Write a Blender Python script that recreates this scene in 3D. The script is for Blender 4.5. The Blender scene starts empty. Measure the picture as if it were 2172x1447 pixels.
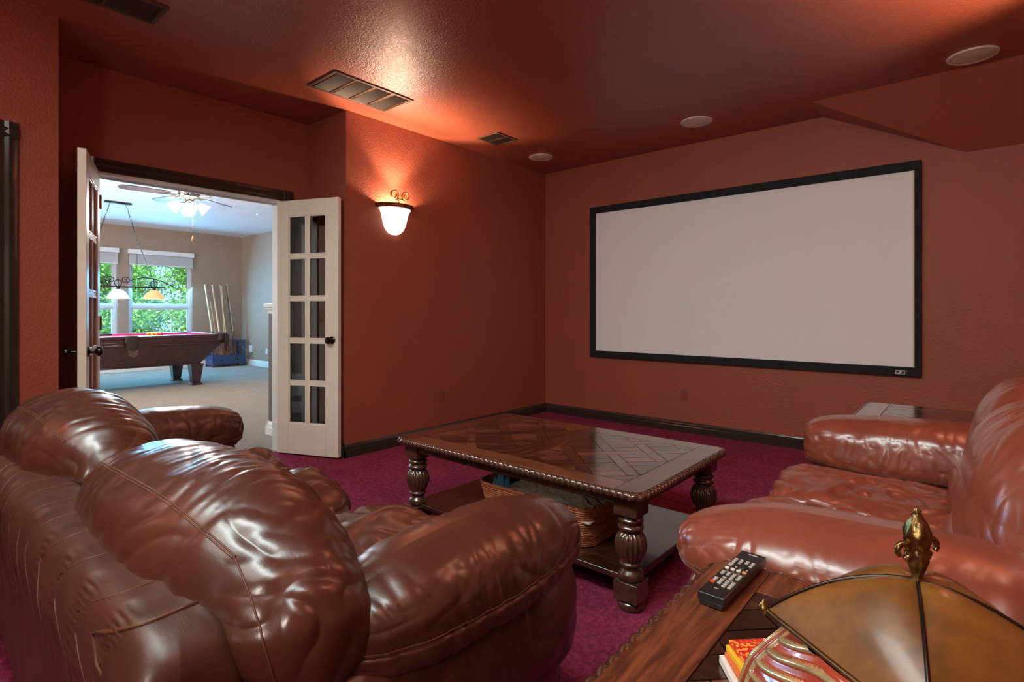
import bpy, bmesh, math, random
import numpy as np
from mathutils import Vector, Matrix

random.seed(7)
PI = math.pi
R = math.radians
SC = bpy.context.scene
COL = SC.collection

# ------------------------------------------------------------------ camera
cd = bpy.data.cameras.new('camera')
cam = bpy.data.objects.new('camera', cd)
COL.objects.link(cam)
cd.sensor_fit = 'HORIZONTAL'
cd.sensor_width = 36.0
cd.lens = 1150.0 / 2172.0 * 36.0
cd.shift_y = -61.5 / 2172.0
cd.clip_start = 0.02
cam.location = (0, 0, 1.147)
cam.rotation_euler = (PI / 2, 0, R(40.4))
SC.camera = cam

# ------------------------------------------------------------------ world, sun, exposure
SC.view_settings.view_transform = 'Standard'
SC.view_settings.look = 'None'
SC.view_settings.gamma = 1.0
SC.view_settings.exposure = 0.0
SC.view_settings.use_curve_mapping = False
w = bpy.data.worlds.new('sky')
SC.world = w
w.use_nodes = True
bg = w.node_tree.nodes['Background']
bg.inputs[0].default_value = (0.42, 0.68, 1.0, 1)
bg.inputs[1].default_value = 3.2

def light(name, kind, loc, energy, color=(1, 1, 1), rot=(0, 0, 0), **kw):
    l = bpy.data.lights.new(name, kind)
    l.energy = energy
    l.color = color
    for k, v in kw.items():
        setattr(l, k, v)
    o = bpy.data.objects.new(name, l)
    o.location = loc
    o.rotation_euler = rot
    COL.objects.link(o)
    return o

light('sun', 'SUN', (0, 0, 8), 16.0, (1.0, 0.95, 0.85), rot=(R(14), R(42), 0), angle=R(1))
# daylight arriving through the game room windows (blue area lamps outside the glass stand in for the sky)
WINS = [(3.15, 4.26), (1.86, 2.97)]
for (a, b) in WINS:
    p = light('window_daylight', 'AREA', (-12.50, (a + b) / 2, 1.35), 210, (0.15, 0.58, 1.0), rot=(0, R(-62), 0), shape='RECTANGLE', size=1.25, size_y=b - a)
light('added_room_fill', 'AREA', (-1.3, 0.0, 2.66), 54, (0.84, 1.0, 0.97), rot=(R(52), 0, R(0)), shape='RECTANGLE', size=2.4, size_y=0.5, spread=R(125))  # added area lamp without a fixture, lifts the theatre's general brightness
light('added_overhead_fill', 'AREA', (-1.9, -0.75, 2.70), 30, (1.0, 0.98, 0.9), rot=(0, 0, 0), shape='RECTANGLE', size=1.6, size_y=1.6)  # added overhead fill, brightens the near left wall
light('added_low_fill', 'AREA', (-0.2, -1.5, 1.50), 20, (1.0, 0.92, 0.82), rot=(R(72), 0, R(18)), shape='RECTANGLE', size=0.5, size_y=0.5)  # added fill from behind, reaches the basket under the coffee table
SCONCE_W = 24.0
SCONCE_UP = 205.0
SCONCE_COL = (1.0, 0.74, 0.52)

# added area lamp that brightens the game room; no window is built there
light('added_game_room_fill', 'AREA', (-8.6, -1.25, 1.5), 190, (1.0, 0.96, 0.92), rot=(R(90), 0, 0), shape='RECTANGLE', size=3.0, size_y=1.5)

# ------------------------------------------------------------------ materials
def srgb(r, g, b):
    f = lambda c: (c / 255.0 / 12.92) if c / 255.0 <= 0.04045 else ((c / 255.0 + 0.055) / 1.055) ** 2.4
    return (f(r), f(g), f(b), 1)

class N:
    def __init__(s, name):
        s.m = bpy.data.materials.new(name)
        s.m.use_nodes = True
        s.t = s.m.node_tree
        s.b = s.t.nodes['Principled BSDF']
        s.tc = s.t.nodes.new('ShaderNodeTexCoord')
    def add(s, typ, **kw):
        n = s.t.nodes.new(typ)
        for k, v in kw.items():
            setattr(n, k, v)
        return n
    def link(s, a, b):
        s.t.links.new(a, b)
    def coords(s, scale=(1, 1, 1), rot=(0, 0, 0), kind='Object'):
        mp = s.add('ShaderNodeMapping')
        mp.inputs['Scale'].default_value = scale
        mp.inputs['Rotation'].default_value = rot
        s.link(s.tc.outputs[kind], mp.inputs[0])
        return mp.outputs[0]
    def noise(s, scale, detail=3, rough=0.55, vec=None, dist=0.0):
        n = s.add('ShaderNodeTexNoise')
        n.inputs['Scale'].default_value = scale
        n.inputs['Detail'].default_value = detail
        n.inputs['Roughness'].default_value = rough
        n.inputs['Distortion'].default_value = dist
        s.link(vec if vec is not None else s.tc.outputs['Object'], n.inputs['Vector'])
        return n.outputs[0]
    def vor(s, scale, feature='DISTANCE_TO_EDGE', vec=None):
        n = s.add('ShaderNodeTexVoronoi', feature=feature)
        n.inputs['Scale'].default_value = scale
        s.link(vec if vec is not None else s.tc.outputs['Object'], n.inputs['Vector'])
        return n.outputs[0]
    def ramp(s, fac, stops):
        r = s.add('ShaderNodeValToRGB')
        e = r.color_ramp.elements
        while len(e) < len(stops):
            e.new(0.5)
        for i, (p, c) in enumerate(stops):
            e[i].position = p
            e[i].color = c if len(c) == 4 else (*c, 1)
        s.link(fac, r.inputs[0])
        return r.outputs[0]
    def bump(s, h, strength=0.2, dist=0.01, prev=None):
        b = s.add('ShaderNodeBump')
        b.inputs['Strength'].default_value = strength
        b.inputs['Distance'].default_value = dist
        s.link(h, b.inputs['Height'])
        if prev is not None:
            s.link(prev, b.inputs['Normal'])
        return b.outputs[0]
    def set(s, **kw):
        for k, v in kw.items():
            i = s.b.inputs[k]
            if hasattr(v, 'is_linked') or isinstance(v, bpy.types.NodeSocket):
                s.link(v, i)
            else:
                i.default_value = v
        return s

def plain(name, col, rough=0.5, metal=0.0, var=0.12, vscale=8.0, coat=0.0, bump=0.0, bscale=60, **kw):
    n = N(name)
    c = Vector(col[:3])
    f = n.noise(vscale, 4)
    n.set(**{'Base Color': n.ramp(f, [(0.25, tuple(c * (1 - var))), (0.75, tuple(c * (1 + var)))]),
             'Roughness': rough, 'Metallic': metal, 'Coat Weight': coat})
    if bump:
        n.set(Normal=n.bump(n.noise(bscale, 3), bump, 0.003))
    n.set(**kw)
    return n.m

def paint(name, col, var=0.05, bs=0.55, rough=0.55, scale=75, spec=0.5):
    n = N(name)
    c = Vector(col[:3])
    f = n.noise(2.0, 3)
    h = n.noise(scale, 2, 0.5, dist=0.6)
    hh = n.ramp(h, [(0.42, (0, 0, 0)), (0.62, (1, 1, 1))])
    n.set(**{'Base Color': n.ramp(f, [(0.3, tuple(c * (1 - var))), (0.7, tuple(c * (1 + var)))]),
             'Roughness': rough, 'Specular IOR Level': spec, 'Normal': n.bump(hh, bs, 0.004)})
    return n.m

M = {}
M['red'] = paint('terracotta_paint', (0.34, 0.078, 0.040), bs=0.30)
M['red_ceiling'] = paint('terracotta_ceiling_paint', (0.34, 0.078, 0.040), rough=0.36, bs=0.25, spec=1.0)
M['taupe'] = paint('taupe_paint', (0.36, 0.265, 0.20), scale=50)
M['white_ceiling'] = paint('white_ceiling_paint', (0.80, 0.80, 0.82), scale=50, bs=0.2)
M['white_trim'] = plain('white_trim_paint', (0.78, 0.77, 0.75), 0.35, var=0.03)
M['cream'] = plain('cream_door_paint', (0.86, 0.77, 0.64), 0.33, var=0.04, bump=0.05)
M['dark_trim'] = plain('dark_brown_trim', (0.035, 0.026, 0.020), 0.22, var=0.15, coat=0.4)
M['black_velvet'] = plain('black_velvet_frame', (0.010, 0.010, 0.010), 0.85, var=0.2, bump=0.2, bscale=400)
M['screen'] = plain('screen_fabric', (0.86, 0.86, 0.86), 0.75, var=0.01, bump=0.05, bscale=300)
M['bronze'] = plain('antique_bronze', (0.30, 0.19, 0.09), 0.32, 1.0, var=0.35, vscale=40)
M['old_gold'] = plain('old_gold_finial', (0.26, 0.17, 0.065), 0.30, 1.0, var=0.7, vscale=60, bump=0.3, bscale=90)
M['dark_bronze'] = plain('dark_bronze', (0.055, 0.042, 0.034), 0.25, 0.9, var=0.3)
M['louver'] = plain('vent_dark_louver', (0.055, 0.028, 0.020), 0.5, 0.2, var=0.15)
M['taupe_dark'] = paint('dark_brown_texture_paint', (0.11, 0.080, 0.068), scale=50)  # darker brown texture paint for the half wall
M['vent'] = plain('vent_painted_metal', (0.11, 0.05, 0.032), 0.45, 0.2, var=0.15)
M['vent_dark'] = plain('vent_dark_inside', (0.02, 0.012, 0.010), 0.8, var=0.1)
M['grille'] = plain('speaker_white_grille', (0.80, 0.68, 0.55), 0.6, var=0.04, bump=0.4, bscale=500)
M['outlet_red'] = plain('terracotta_plastic', (0.28, 0.07, 0.04), 0.35, var=0.03)
M['white_plastic'] = plain('white_plastic', (0.8, 0.8, 0.8), 0.3, var=0.02)
M['black_plastic'] = plain('black_plastic', (0.012, 0.012, 0.012), 0.28, var=0.1, coat=0.2)
M['key_grey'] = plain('grey_key_rubber', (0.42, 0.38, 0.33), 0.5, var=0.05)
M['key_white'] = plain('pale_key', (0.75, 0.62, 0.50), 0.4, var=0.05)
M['key_orange'] = plain('orange_key', (0.75, 0.30, 0.10), 0.4, var=0.05)
M['key_red'] = plain('red_key', (0.75, 0.07, 0.03), 0.4, var=0.05)
M['print_white'] = plain('white_print', (0.7, 0.68, 0.66), 0.5, var=0.02)
M['silver'] = plain('silver_badge', (0.75, 0.66, 0.55), 0.25, 0.9, var=0.05)
M['navy'] = plain('navy_painted_wood', (0.035, 0.06, 0.17), 0.35, var=0.2)
M['felt'] = plain('magenta_felt', (0.42, 0.02, 0.16), 0.9, var=0.1, bump=0.1, bscale=500)
M['pool_wood'] = plain('mahogany_wood', (0.048, 0.015, 0.017), 0.22, var=0.3, vscale=5, coat=0.7)
M['pocket'] = plain('dark_pocket_leather', (0.022, 0.011, 0.008), 0.5, var=0.4, vscale=30, bump=0.4)
M['fringe'] = plain('tan_leather_shield', (0.13, 0.05, 0.025), 0.5, var=0.4, vscale=50)
M['cue_maple'] = plain('maple_cue_wood', (0.66, 0.50, 0.30), 0.3, var=0.12, coat=0.5)
M['cue_butt'] = plain('dark_cue_butt', (0.22, 0.07, 0.03), 0.3, var=0.3, coat=0.5)
M['fan_blade'] = plain('brown_fan_blade', (0.10, 0.065, 0.05), 0.4, var=0.2)
M['fan_metal'] = plain('pewter_fan_metal', (0.30, 0.26, 0.22), 0.3, 0.9, var=0.2)
M['blind'] = plain('white_blind', (0.82, 0.84, 0.86), 0.6, var=0.03)
M['vinyl'] = plain('grey_white_window_vinyl', (0.62, 0.65, 0.70), 0.4, var=0.03)
M['bark'] = plain('tree_bark', (0.10, 0.07, 0.05), 0.9, var=0.4, bump=0.8)
M['grass'] = plain('lawn', (0.06, 0.12, 0.03), 0.9, var=0.4)
M['yellow_card'] = plain('yellow_card', (0.80, 0.48, 0.03), 0.5, var=0.05)
M['white_card'] = plain('white_card', (0.75, 0.70, 0.66), 0.6, var=0.03)
M['orange_card'] = plain('orange_card', (0.70, 0.16, 0.05), 0.5, var=0.1)
n = N('red_yellow_cover')
n.set(**{'Base Color': n.ramp(n.noise(160, 2), [(0.50, (0.62, 0.015, 0.015)), (0.58, (0.85, 0.40, 0.05))]), 'Roughness': 0.35})
M['red_cover'] = n.m

def glow(name, col, strength, base=(0.8, 0.75, 0.7)):
    n = N(name)
    n.set(**{'Base Color': (*base, 1), 'Roughness': 0.35, 'Emission Color': (*col, 1), 'Emission Strength': strength})
    return n.m
M['sconce_glow'] = glow('lit_alabaster_glass', (1.0, 0.86, 0.74), 2.3)
M['fan_glow'] = glow('lit_frosted_glass', (1.0, 0.97, 0.95), 0.85)
M['amber_glow'] = glow('lit_amber_glass', (1.0, 0.42, 0.12), 0.75, (0.7, 0.4, 0.2))
M['glare_glow'] = glow('amber_glass_in_glare', (1.0, 0.90, 0.86), 0.85)  # white emission on an amber shade imitates glare

def glass_pane(name, tint=(0.78, 0.82, 0.84)):
    n = N(name)
    out = n.t.nodes['Material Output']
    tr = n.add('ShaderNodeBsdfTransparent'); tr.inputs[0].default_value = (*tint, 1)
    gl = n.add('ShaderNodeBsdfGlossy'); gl.inputs['Roughness'].default_value = 0.01
    fr = n.add('ShaderNodeFresnel'); fr.inputs['IOR'].default_value = 1.52
    mx = n.add('ShaderNodeMixShader')
    mu = n.add('ShaderNodeMath', operation='MULTIPLY'); mu.inputs[1].default_value = 3.0; mu.use_clamp = True
    n.link(fr.outputs[0], mu.inputs[0]); n.link(mu.outputs[0], mx.inputs[0])
    n.link(tr.outputs[0], mx.inputs[1]); n.link(gl.outputs[0], mx.inputs[2])
    n.link(mx.outputs[0], out.inputs[0])
    return n.m
M['pane'] = glass_pane('clear_glass')

def leather(name, c1, c2, rough=0.30, coat=0.35):
    n = N(name)
    f = n.noise(5, 4, 0.6)
    col = n.ramp(f, [(0.25, c1), (0.75, c2)])
    grain = n.vor(420)
    fine = n.noise(260, 3, 0.6)
    soft = n.noise(14, 3, 0.5)
    b1 = n.bump(soft, 0.12, 0.008)
    b2 = n.bump(fine, 0.10, 0.002, b1)
    b3 = n.bump(grain, 0.10, 0.0008, b2)
    n.set(**{'Base Color': col, 'Roughness': rough, 'Normal': b3, 'Specular IOR Level': 0.7, 'Coat Weight': coat, 'Coat Roughness': 0.20})
    return n.m
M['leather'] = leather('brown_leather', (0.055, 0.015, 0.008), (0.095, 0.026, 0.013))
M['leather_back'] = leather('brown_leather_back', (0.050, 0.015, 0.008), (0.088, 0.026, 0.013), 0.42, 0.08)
M['leather_lit'] = leather('lit_red_brown_leather', (0.19, 0.042, 0.023), (0.27, 0.064, 0.034))  # same leather as the other loveseat, brighter light put into its colour
M['stitch'] = plain('leather_stitching', (0.12, 0.042, 0.022), 0.45, var=0.2, vscale=80)

def wood(name, dark, mid, rough=0.22, coat=0.6, ax='x', gscale=1.0):
    n = N(name)
    sc = {'x': (1.4, 14, 14), 'y': (14, 1.4, 14), 'd1': (1.4, 14, 14), 'd2': (1.4, 14, 14), 'z': (14, 14, 1.4)}[ax]
    rot = {'d1': (0, 0, R(45)), 'd2': (0, 0, R(-45))}.get(ax, (0, 0, 0))
    v = n.coords(tuple(a * gscale for a in sc), rot)
    g = n.noise(2.2, 6, 0.62, v, 1.2)
    oi = n.add('ShaderNodeObjectInfo')
    mixv = n.add('ShaderNodeMath', operation='MULTIPLY_ADD')
    mixv.inputs[1].default_value = 0.36
    n.link(oi.outputs['Random'], mixv.inputs[0]); n.link(g, mixv.inputs[2])
    sub = n.add('ShaderNodeMath', operation='SUBTRACT'); sub.inputs[1].default_value = 0.18
    n.link(mixv.outputs[0], sub.inputs[0])
    d, m = Vector(dark), Vector(mid)
    col = n.ramp(sub.outputs[0], [(0.30, tuple(d * 0.45)), (0.48, tuple(d)), (0.70, tuple(m))])
    pores = n.noise(30, 3, 0.7, v)
    n.set(**{'Base Color': col, 'Roughness': rough, 'Coat Weight': coat, 'Coat Roughness': 0.10, 'Normal': n.bump(pores, 0.12, 0.002)})
    return n.m
WD, WM = (0.050, 0.016, 0.008), (0.17, 0.060, 0.028)
for a in ('x', 'y', 'd1', 'd2', 'z'):
    M['wood_' + a] = wood('walnut_' + a, WD, WM, rough=0.20, coat=0.8, ax=a)
M['wood_edge'] = plain('rubbed_walnut', (0.068, 0.026, 0.014), 0.22, var=0.4, vscale=30, coat=0.8)
M['wood_end_y'] = wood('reddish_walnut_y', (0.075, 0.018, 0.008), (0.20, 0.055, 0.020), rough=0.36, coat=0.25, ax='y', gscale=1.5)

def carpet(name, c1, c2, c3):
    n = N(name)
    big = n.noise(4.5, 4, 0.6)
    fi = n.noise(170, 3, 0.7)
    mid = n.noise(38, 4, 0.7)
    ad = n.add('ShaderNodeMath', operation='MULTIPLY_ADD'); ad.inputs[1].default_value = 0.45
    n.link(fi, ad.inputs[0])
    h = n.add('ShaderNodeMath', operation='MULTIPLY_ADD'); h.inputs[1].default_value = 0.35
    n.link(big, h.inputs[0]); n.link(ad.outputs[0], h.inputs[2])
    n.link(mid, ad.inputs[2])
    mm = n.add('ShaderNodeMath', operation='MULTIPLY'); mm.inputs[1].default_value = 0.62
    n.link(h.outputs[0], mm.inputs[0])
    col = n.ramp(mm.outputs[0], [(0.36, c1), (0.54, c2), (0.70, c3)])
    b1 = n.bump(mid, 1.0, 0.035)
    b2 = n.bump(fi, 1.0, 0.012, b1)
    n.set(**{'Base Color': col, 'Roughness': 0.95, 'Normal': b2, 'Sheen Weight': 0.6, 'Sheen Roughness': 0.4, 'Sheen Tint': (*c3, 1), 'Specular IOR Level': 0.1})
    return n.m
M['carpet'] = carpet('burgundy_carpet', (0.05, 0.004, 0.013), (0.27, 0.026, 0.070), (0.55, 0.08, 0.17))
M['carpet_beige'] = carpet('beige_carpet', (0.36, 0.30, 0.25), (0.50, 0.43, 0.36), (0.62, 0.54, 0.46))

def wicker():
    n = N('woven_rattan')
    v = n.coords((1, 1, 1))
    wv = n.add('ShaderNodeTexWave', wave_type='BANDS', bands_direction='Z')
    wv.inputs['Scale'].default_value = 38; wv.inputs['Distortion'].default_value = 1.5; wv.inputs['Detail'].default_value = 2
    n.link(v, wv.inputs[0])
    nz = n.noise(60, 3)
    n.set(**{'Base Color': n.ramp(nz, [(0.3, (0.20, 0.045, 0.015)), (0.7, (0.50, 0.15, 0.05))]), 'Roughness': 0.5,
             'Normal': n.bump(wv.outputs[0], 0.5, 0.003)})
    return n.m
M['wicker'] = wicker()
def fleece(name, c, c2):
    n = N(name)
    nz = n.noise(120, 4, 0.7)
    n.set(**{'Base Color': n.ramp(nz, [(0.35, c), (0.65, c2)]), 'Roughness': 0.95, 'Normal': n.bump(nz, 1.0, 0.01), 'Sheen Weight': 0.4})
    return n.m
M['fleece'] = fleece('tan_fleece', (0.30, 0.22, 0.14), (0.62, 0.50, 0.35))
M['fleece_grey'] = fleece('grey_fleece', (0.34, 0.35, 0.33), (0.60, 0.62, 0.58))
M['fleece_blue'] = fleece('turquoise_fleece', (0.03, 0.30, 0.52), (0.12, 0.55, 0.80))

def amber_lid():
    n = N('amber_lacquer')
    f = n.noise(11, 5, 0.6)
    col = n.ramp(f, [(0.32, (0.07, 0.026, 0.006)), (0.50, (0.20, 0.075, 0.012)), (0.70, (0.30, 0.125, 0.022))])
    n.set(**{'Base Color': col, 'Roughness': 0.40, 'Metallic': 0.1, 'Coat Weight': 0.4, 'Coat Roughness': 0.12, 'Normal': n.bump(n.noise(30, 3), 0.10, 0.004)})
    return n.m
M['amber'] = amber_lid()
M['jar_red'] = plain('red_brown_glaze', (0.33, 0.045, 0.018), 0.22, var=0.25, vscale=25, coat=0.9)
M['jar_gold'] = plain('gold_cream_glaze', (0.62, 0.45, 0.22), 0.20, 0.55, var=0.35, vscale=30, coat=0.9)

def leaf_mat(name, a, b, c):
    n = N(name)
    oi = n.noise(9, 2)
    n.set(**{'Base Color': n.ramp(oi, [(0.35, a), (0.52, b), (0.68, c)]), 'Roughness': 0.5})
    n.set(**{'Transmission Weight': 0.0})
    out = n.t.nodes['Material Output']
    tl = n.add('ShaderNodeBsdfTranslucent'); tl.inputs[0].default_value = (*b, 1)
    mx = n.add('ShaderNodeMixShader'); mx.inputs[0].default_value = 0.35
    n.link(n.b.outputs[0], mx.inputs[1]); n.link(tl.outputs[0], mx.inputs[2]); n.link(mx.outputs[0], out.inputs[0])
    return n.m
M['leaf1'] = leaf_mat('bright_leaf', (0.08, 0.36, 0.05), (0.26, 0.62, 0.10), (0.66, 0.80, 0.28))
M['leaf2'] = leaf_mat('bluish_leaf', (0.05, 0.26, 0.12), (0.10, 0.42, 0.20), (0.22, 0.55, 0.25))

# ------------------------------------------------------------------ object helpers
def wloc(o):
    v = Vector((0, 0, 0))
    while o is not None:
        v += o.location
        o = o.parent
    return v

def tag(o, label=None, cat=None, group=None, kind=None):
    if label: o['label'] = label
    if cat: o['category'] = cat
    if group: o['group'] = group
    if kind: o['kind'] = kind
    return o

def thing(name, label, cat, loc=(0, 0, 0), group=None):
    o = bpy.data.objects.new(name, None)
    o.empty_display_size = 0.05
    COL.objects.link(o)
    o.location = loc
    return tag(o, label, cat, group)

class MB:
    def __init__(s):
        s.v = []; s.f = []
    def add(s, vs, fs):
        b = len(s.v)
        s.v += [tuple(map(float, p)) for p in vs]
        s.f += [tuple(int(i) + b for i in f) for f in fs]
        return s
    def box(s, x0, x1, y0, y1, z0, z1):
        v = [(x0, y0, z0), (x1, y0, z0), (x1, y1, z0), (x0, y1, z0), (x0, y0, z1), (x1, y0, z1), (x1, y1, z1), (x0, y1, z1)]
        return s.add(v, [(0, 3, 2, 1), (4, 5, 6, 7), (0, 1, 5, 4), (1, 2, 6, 5), (2, 3, 7, 6), (3, 0, 4, 7)])
    def frus(s, c, b, t, z0, z1):  # rectangular frustum: half sizes b at z0, t at z1
        v = [(c[0] + sx * h[0], c[1] + sy * h[1], z) for h, z in ((b, z0), (t, z1)) for sx, sy in ((-1, -1), (1, -1), (1, 1), (-1, 1))]
        return s.add(v, [(0, 3, 2, 1), (4, 5, 6, 7), (0, 1, 5, 4), (1, 2, 6, 5), (2, 3, 7, 6), (3, 0, 4, 7)])
    def prism(s, poly, z0, z1):
        n = len(poly)
        v = [(p[0], p[1], z0) for p in poly] + [(p[0], p[1], z1) for p in poly]
        return s.add(v, [tuple(range(n))[::-1], tuple(range(n, 2 * n))] + [(i, (i + 1) % n, n + (i + 1) % n, n + i) for i in range(n)])
    def extr(s, prof, a, b, up=(0, 0, 1), side=(1, 0, 0)):
        # profile (side, up) swept from a to b
        a, b, up, side = Vector(a), Vector(b), Vector(up), Vector(side)
        n = len(prof)
        v = [a + side * p + up * q for p, q in prof] + [b + side * p + up * q for p, q in prof]
        return s.add(v, [tuple(range(n)), tuple(range(n, 2 * n))[::-1]] + [(i, n + i, n + (i + 1) % n, (i + 1) % n) for i in range(n)])
    def lathe(s, prof, c=(0, 0, 0), seg=32, flute=None, ax=2, sx=1, sy=1, half=None):
        vs = []; m = len(prof)
        rng = seg if half is None else seg + 1
        for i in range(rng):
            th = 2 * PI * i / seg if half is None else half[0] + (half[1] - half[0]) * i / seg
            for j, (r, z) in enumerate(prof):
                rr = r * (flute(th, j, z) if flute else 1)
                x, y = rr * math.cos(th) * sx, rr * math.sin(th) * sy
                p = [x, y, z] if ax == 2 else ([z, x, y] if ax == 0 else [y, z, x])
                vs.append((p[0] + c[0], p[1] + c[1], p[2] + c[2]))
        fs = []
        for i in range(seg):
            i2 = (i + 1) % rng
            for j in range(m - 1):
                fs.append((i * m + j, i2 * m + j, i2 * m + j + 1, i * m + j + 1))
        if half is None:
            if prof[0][0] > 1e-6: fs.append(tuple(i * m for i in range(seg))[::-1])
            if prof[-1][0] > 1e-6: fs.append(tuple(i * m + m - 1 for i in range(seg)))
        return s.add(vs, fs)
    def tube(s, path, r, seg=8, closed=False, rf=None):
        P = [Vector(p) for p in path]; n = len(P)
        rr = r if callable(r) else (lambda i: r)
        up = Vector((0, 0, 1)); vs = []
        for i in range(n):
            a = P[(i - 1) % n] if (closed or i > 0) else P[i]
            b = P[(i + 1) % n] if (closed or i < n - 1) else P[i]
            t = (b - a)
            t = t.normalized() if t.length > 1e-9 else Vector((1, 0, 0))
            u = up - t * up.dot(t)
            if u.length < 0.05: u = Vector((1, 0, 0)) - t * t.x
            u.normalize(); w_ = t.cross(u)
            for k in range(seg):
                th = 2 * PI * k / seg
                q = rr(i) * (rf(i, th) if rf else 1)
                vs.append(P[i] + (u * math.cos(th) + w_ * math.sin(th)) * q)
        fs = []
        for i in range(n if closed else n - 1):
            j = (i + 1) % n
            for k in range(seg):
                k2 = (k + 1) % seg
                fs.append((i * seg + k, i * seg + k2, j * seg + k2, j * seg + k))
        if not closed:
            fs.append(tuple(range(seg))[::-1]); fs.append(tuple((n - 1) * seg + k for k in range(seg)))
        return s.add(vs, fs)
    def build(s, name, mat, parent=None, smooth=35, bevel=0.0, bseg=2, label=None, kind=None):
        me = bpy.data.meshes.new(name)
        off = wloc(parent) if parent else Vector((0, 0, 0))
        me.from_pydata([(a - off.x, b - off.y, c - off.z) for a, b, c in s.v], [], s.f)
        bm = bmesh.new(); bm.from_mesh(me); bmesh.ops.recalc_face_normals(bm, faces=bm.faces); bm.to_mesh(me); bm.free()
        me.materials.append(M[mat])
        if smooth:
            me.polygons.foreach_set('use_smooth', [True] * len(me.polygons))
            me.set_sharp_from_angle(angle=R(smooth))
        o = bpy.data.objects.new(name, me)
        COL.objects.link(o)
        if parent: o.parent = parent
        if bevel:
            b = o.modifiers.new('bevel', 'BEVEL'); b.width = bevel; b.segments = bseg; b.limit_method = 'ANGLE'; b.angle_limit = R(40)
        if label: o['label'] = label
        if kind: o['kind'] = kind
        return o

def struct(o, label=None):
    o['kind'] = 'structure'
    if label: o['label'] = label
    return o

def copy_tree(o, parent=None, d=None, rz=None, label=None):
    c = o.copy(); COL.objects.link(c)
    if parent is not None: c.parent = parent
    for ch in [x for x in SC.objects if x.parent == o]:
        copy_tree(ch, c)
    if d is not None: c.location = o.location + Vector(d)
    if rz is not None: c.rotation_euler = (0, 0, rz)
    if label: c['label'] = label
    return c

# ------------------------------------------------------------------ numpy noise + cushions
_rng = np.random.RandomState(3)
_perm = np.concatenate([_rng.permutation(256)] * 3)
_grad = _rng.normal(size=(256, 3)); _grad /= np.linalg.norm(_grad, axis=1)[:, None]
def pn(P):
    P = np.asarray(P, float) + 100.0
    I = np.floor(P).astype(int); F = P - I; I &= 255
    U = F * F * F * (F * (F * 6 - 15) + 10)
    r = 0
    for dx in (0, 1):
        for dy in (0, 1):
            for dz in (0, 1):
                h = _perm[_perm[_perm[(I[:, 0] + dx) & 255] + ((I[:, 1] + dy) & 255)] + ((I[:, 2] + dz) & 255)]
                g = _grad[h]
                d = g[:, 0] * (F[:, 0] - dx) + g[:, 1] * (F[:, 1] - dy) + g[:, 2] * (F[:, 2] - dz)
                wx = U[:, 0] if dx else 1 - U[:, 0]
                wy = U[:, 1] if dy else 1 - U[:, 1]
                wz = U[:, 2] if dz else 1 - U[:, 2]
                r = r + d * wx * wy * wz
    return r * 1.6
def folds(P, sc, warp=0.35, seed=0.0, sharp=2.2):
    """creases: thin valleys and broad swells, stretched along the axis whose scale is small"""
    Q = np.asarray(P) * np.array(sc) + seed
    W = np.stack([pn(np.asarray(P) * 5 + seed), pn(np.asarray(P) * 5 + seed + 7.7), pn(np.asarray(P) * 5 + seed + 3.1)], 1)
    n = pn(Q + W * warp * 2)
    return (1 - np.clip(np.abs(n) * 1.5, 0, 1)) ** 1.5   # 1 in creases, 0 between

def cube_grid(n):
    V = {}; verts = []; faces = []
    def vid(i, j, k):
        key = (i, j, k)
        if key not in V:
            V[key] = len(verts); verts.append(key)
        return V[key]
    for ax in range(3):
        for side in (0, n):
            for a in range(n):
                for b in range(n):
                    q = []
                    for (da, db) in ((0, 0), (1, 0), (1, 1), (0, 1)):
                        c = [0, 0, 0]; c[ax] = side; c[(ax + 1) % 3] = a + da; c[(ax + 2) % 3] = b + db
                        q.append(vid(*c))
                    faces.append(tuple(q) if side else tuple(q[::-1]))
    return np.array(verts, float) / n * 2 - 1, faces
_cg = {}
def cgrid(n):
    if n not in _cg: _cg[n] = cube_grid(n)
    return _cg[n]

def se_map(U, e1, e2, ax=0):
    """cube surface -> superellipsoid; ax = the long axis; e1 rounds the cross-section, e2 the ends"""
    o = [i for i in range(3) if i != ax]
    A = np.abs(U)
    Wp = np.tan(U * PI / 4)  # evens the spacing out
    A = np.abs(Wp)
    ryz = (A[:, o[0]] ** e1 + A[:, o[1]] ** e1) ** (1 / e1)
    r = (A[:, ax] ** e2 + ryz ** e2) ** (1 / e2)
    return Wp / r[:, None]

def rotm(rx, ry, rz):
    return np.array(Matrix.Rotation(rz, 3, 'Z') @ Matrix.Rotation(ry, 3, 'Y') @ Matrix.Rotation(rx, 3, 'X'))

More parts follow.
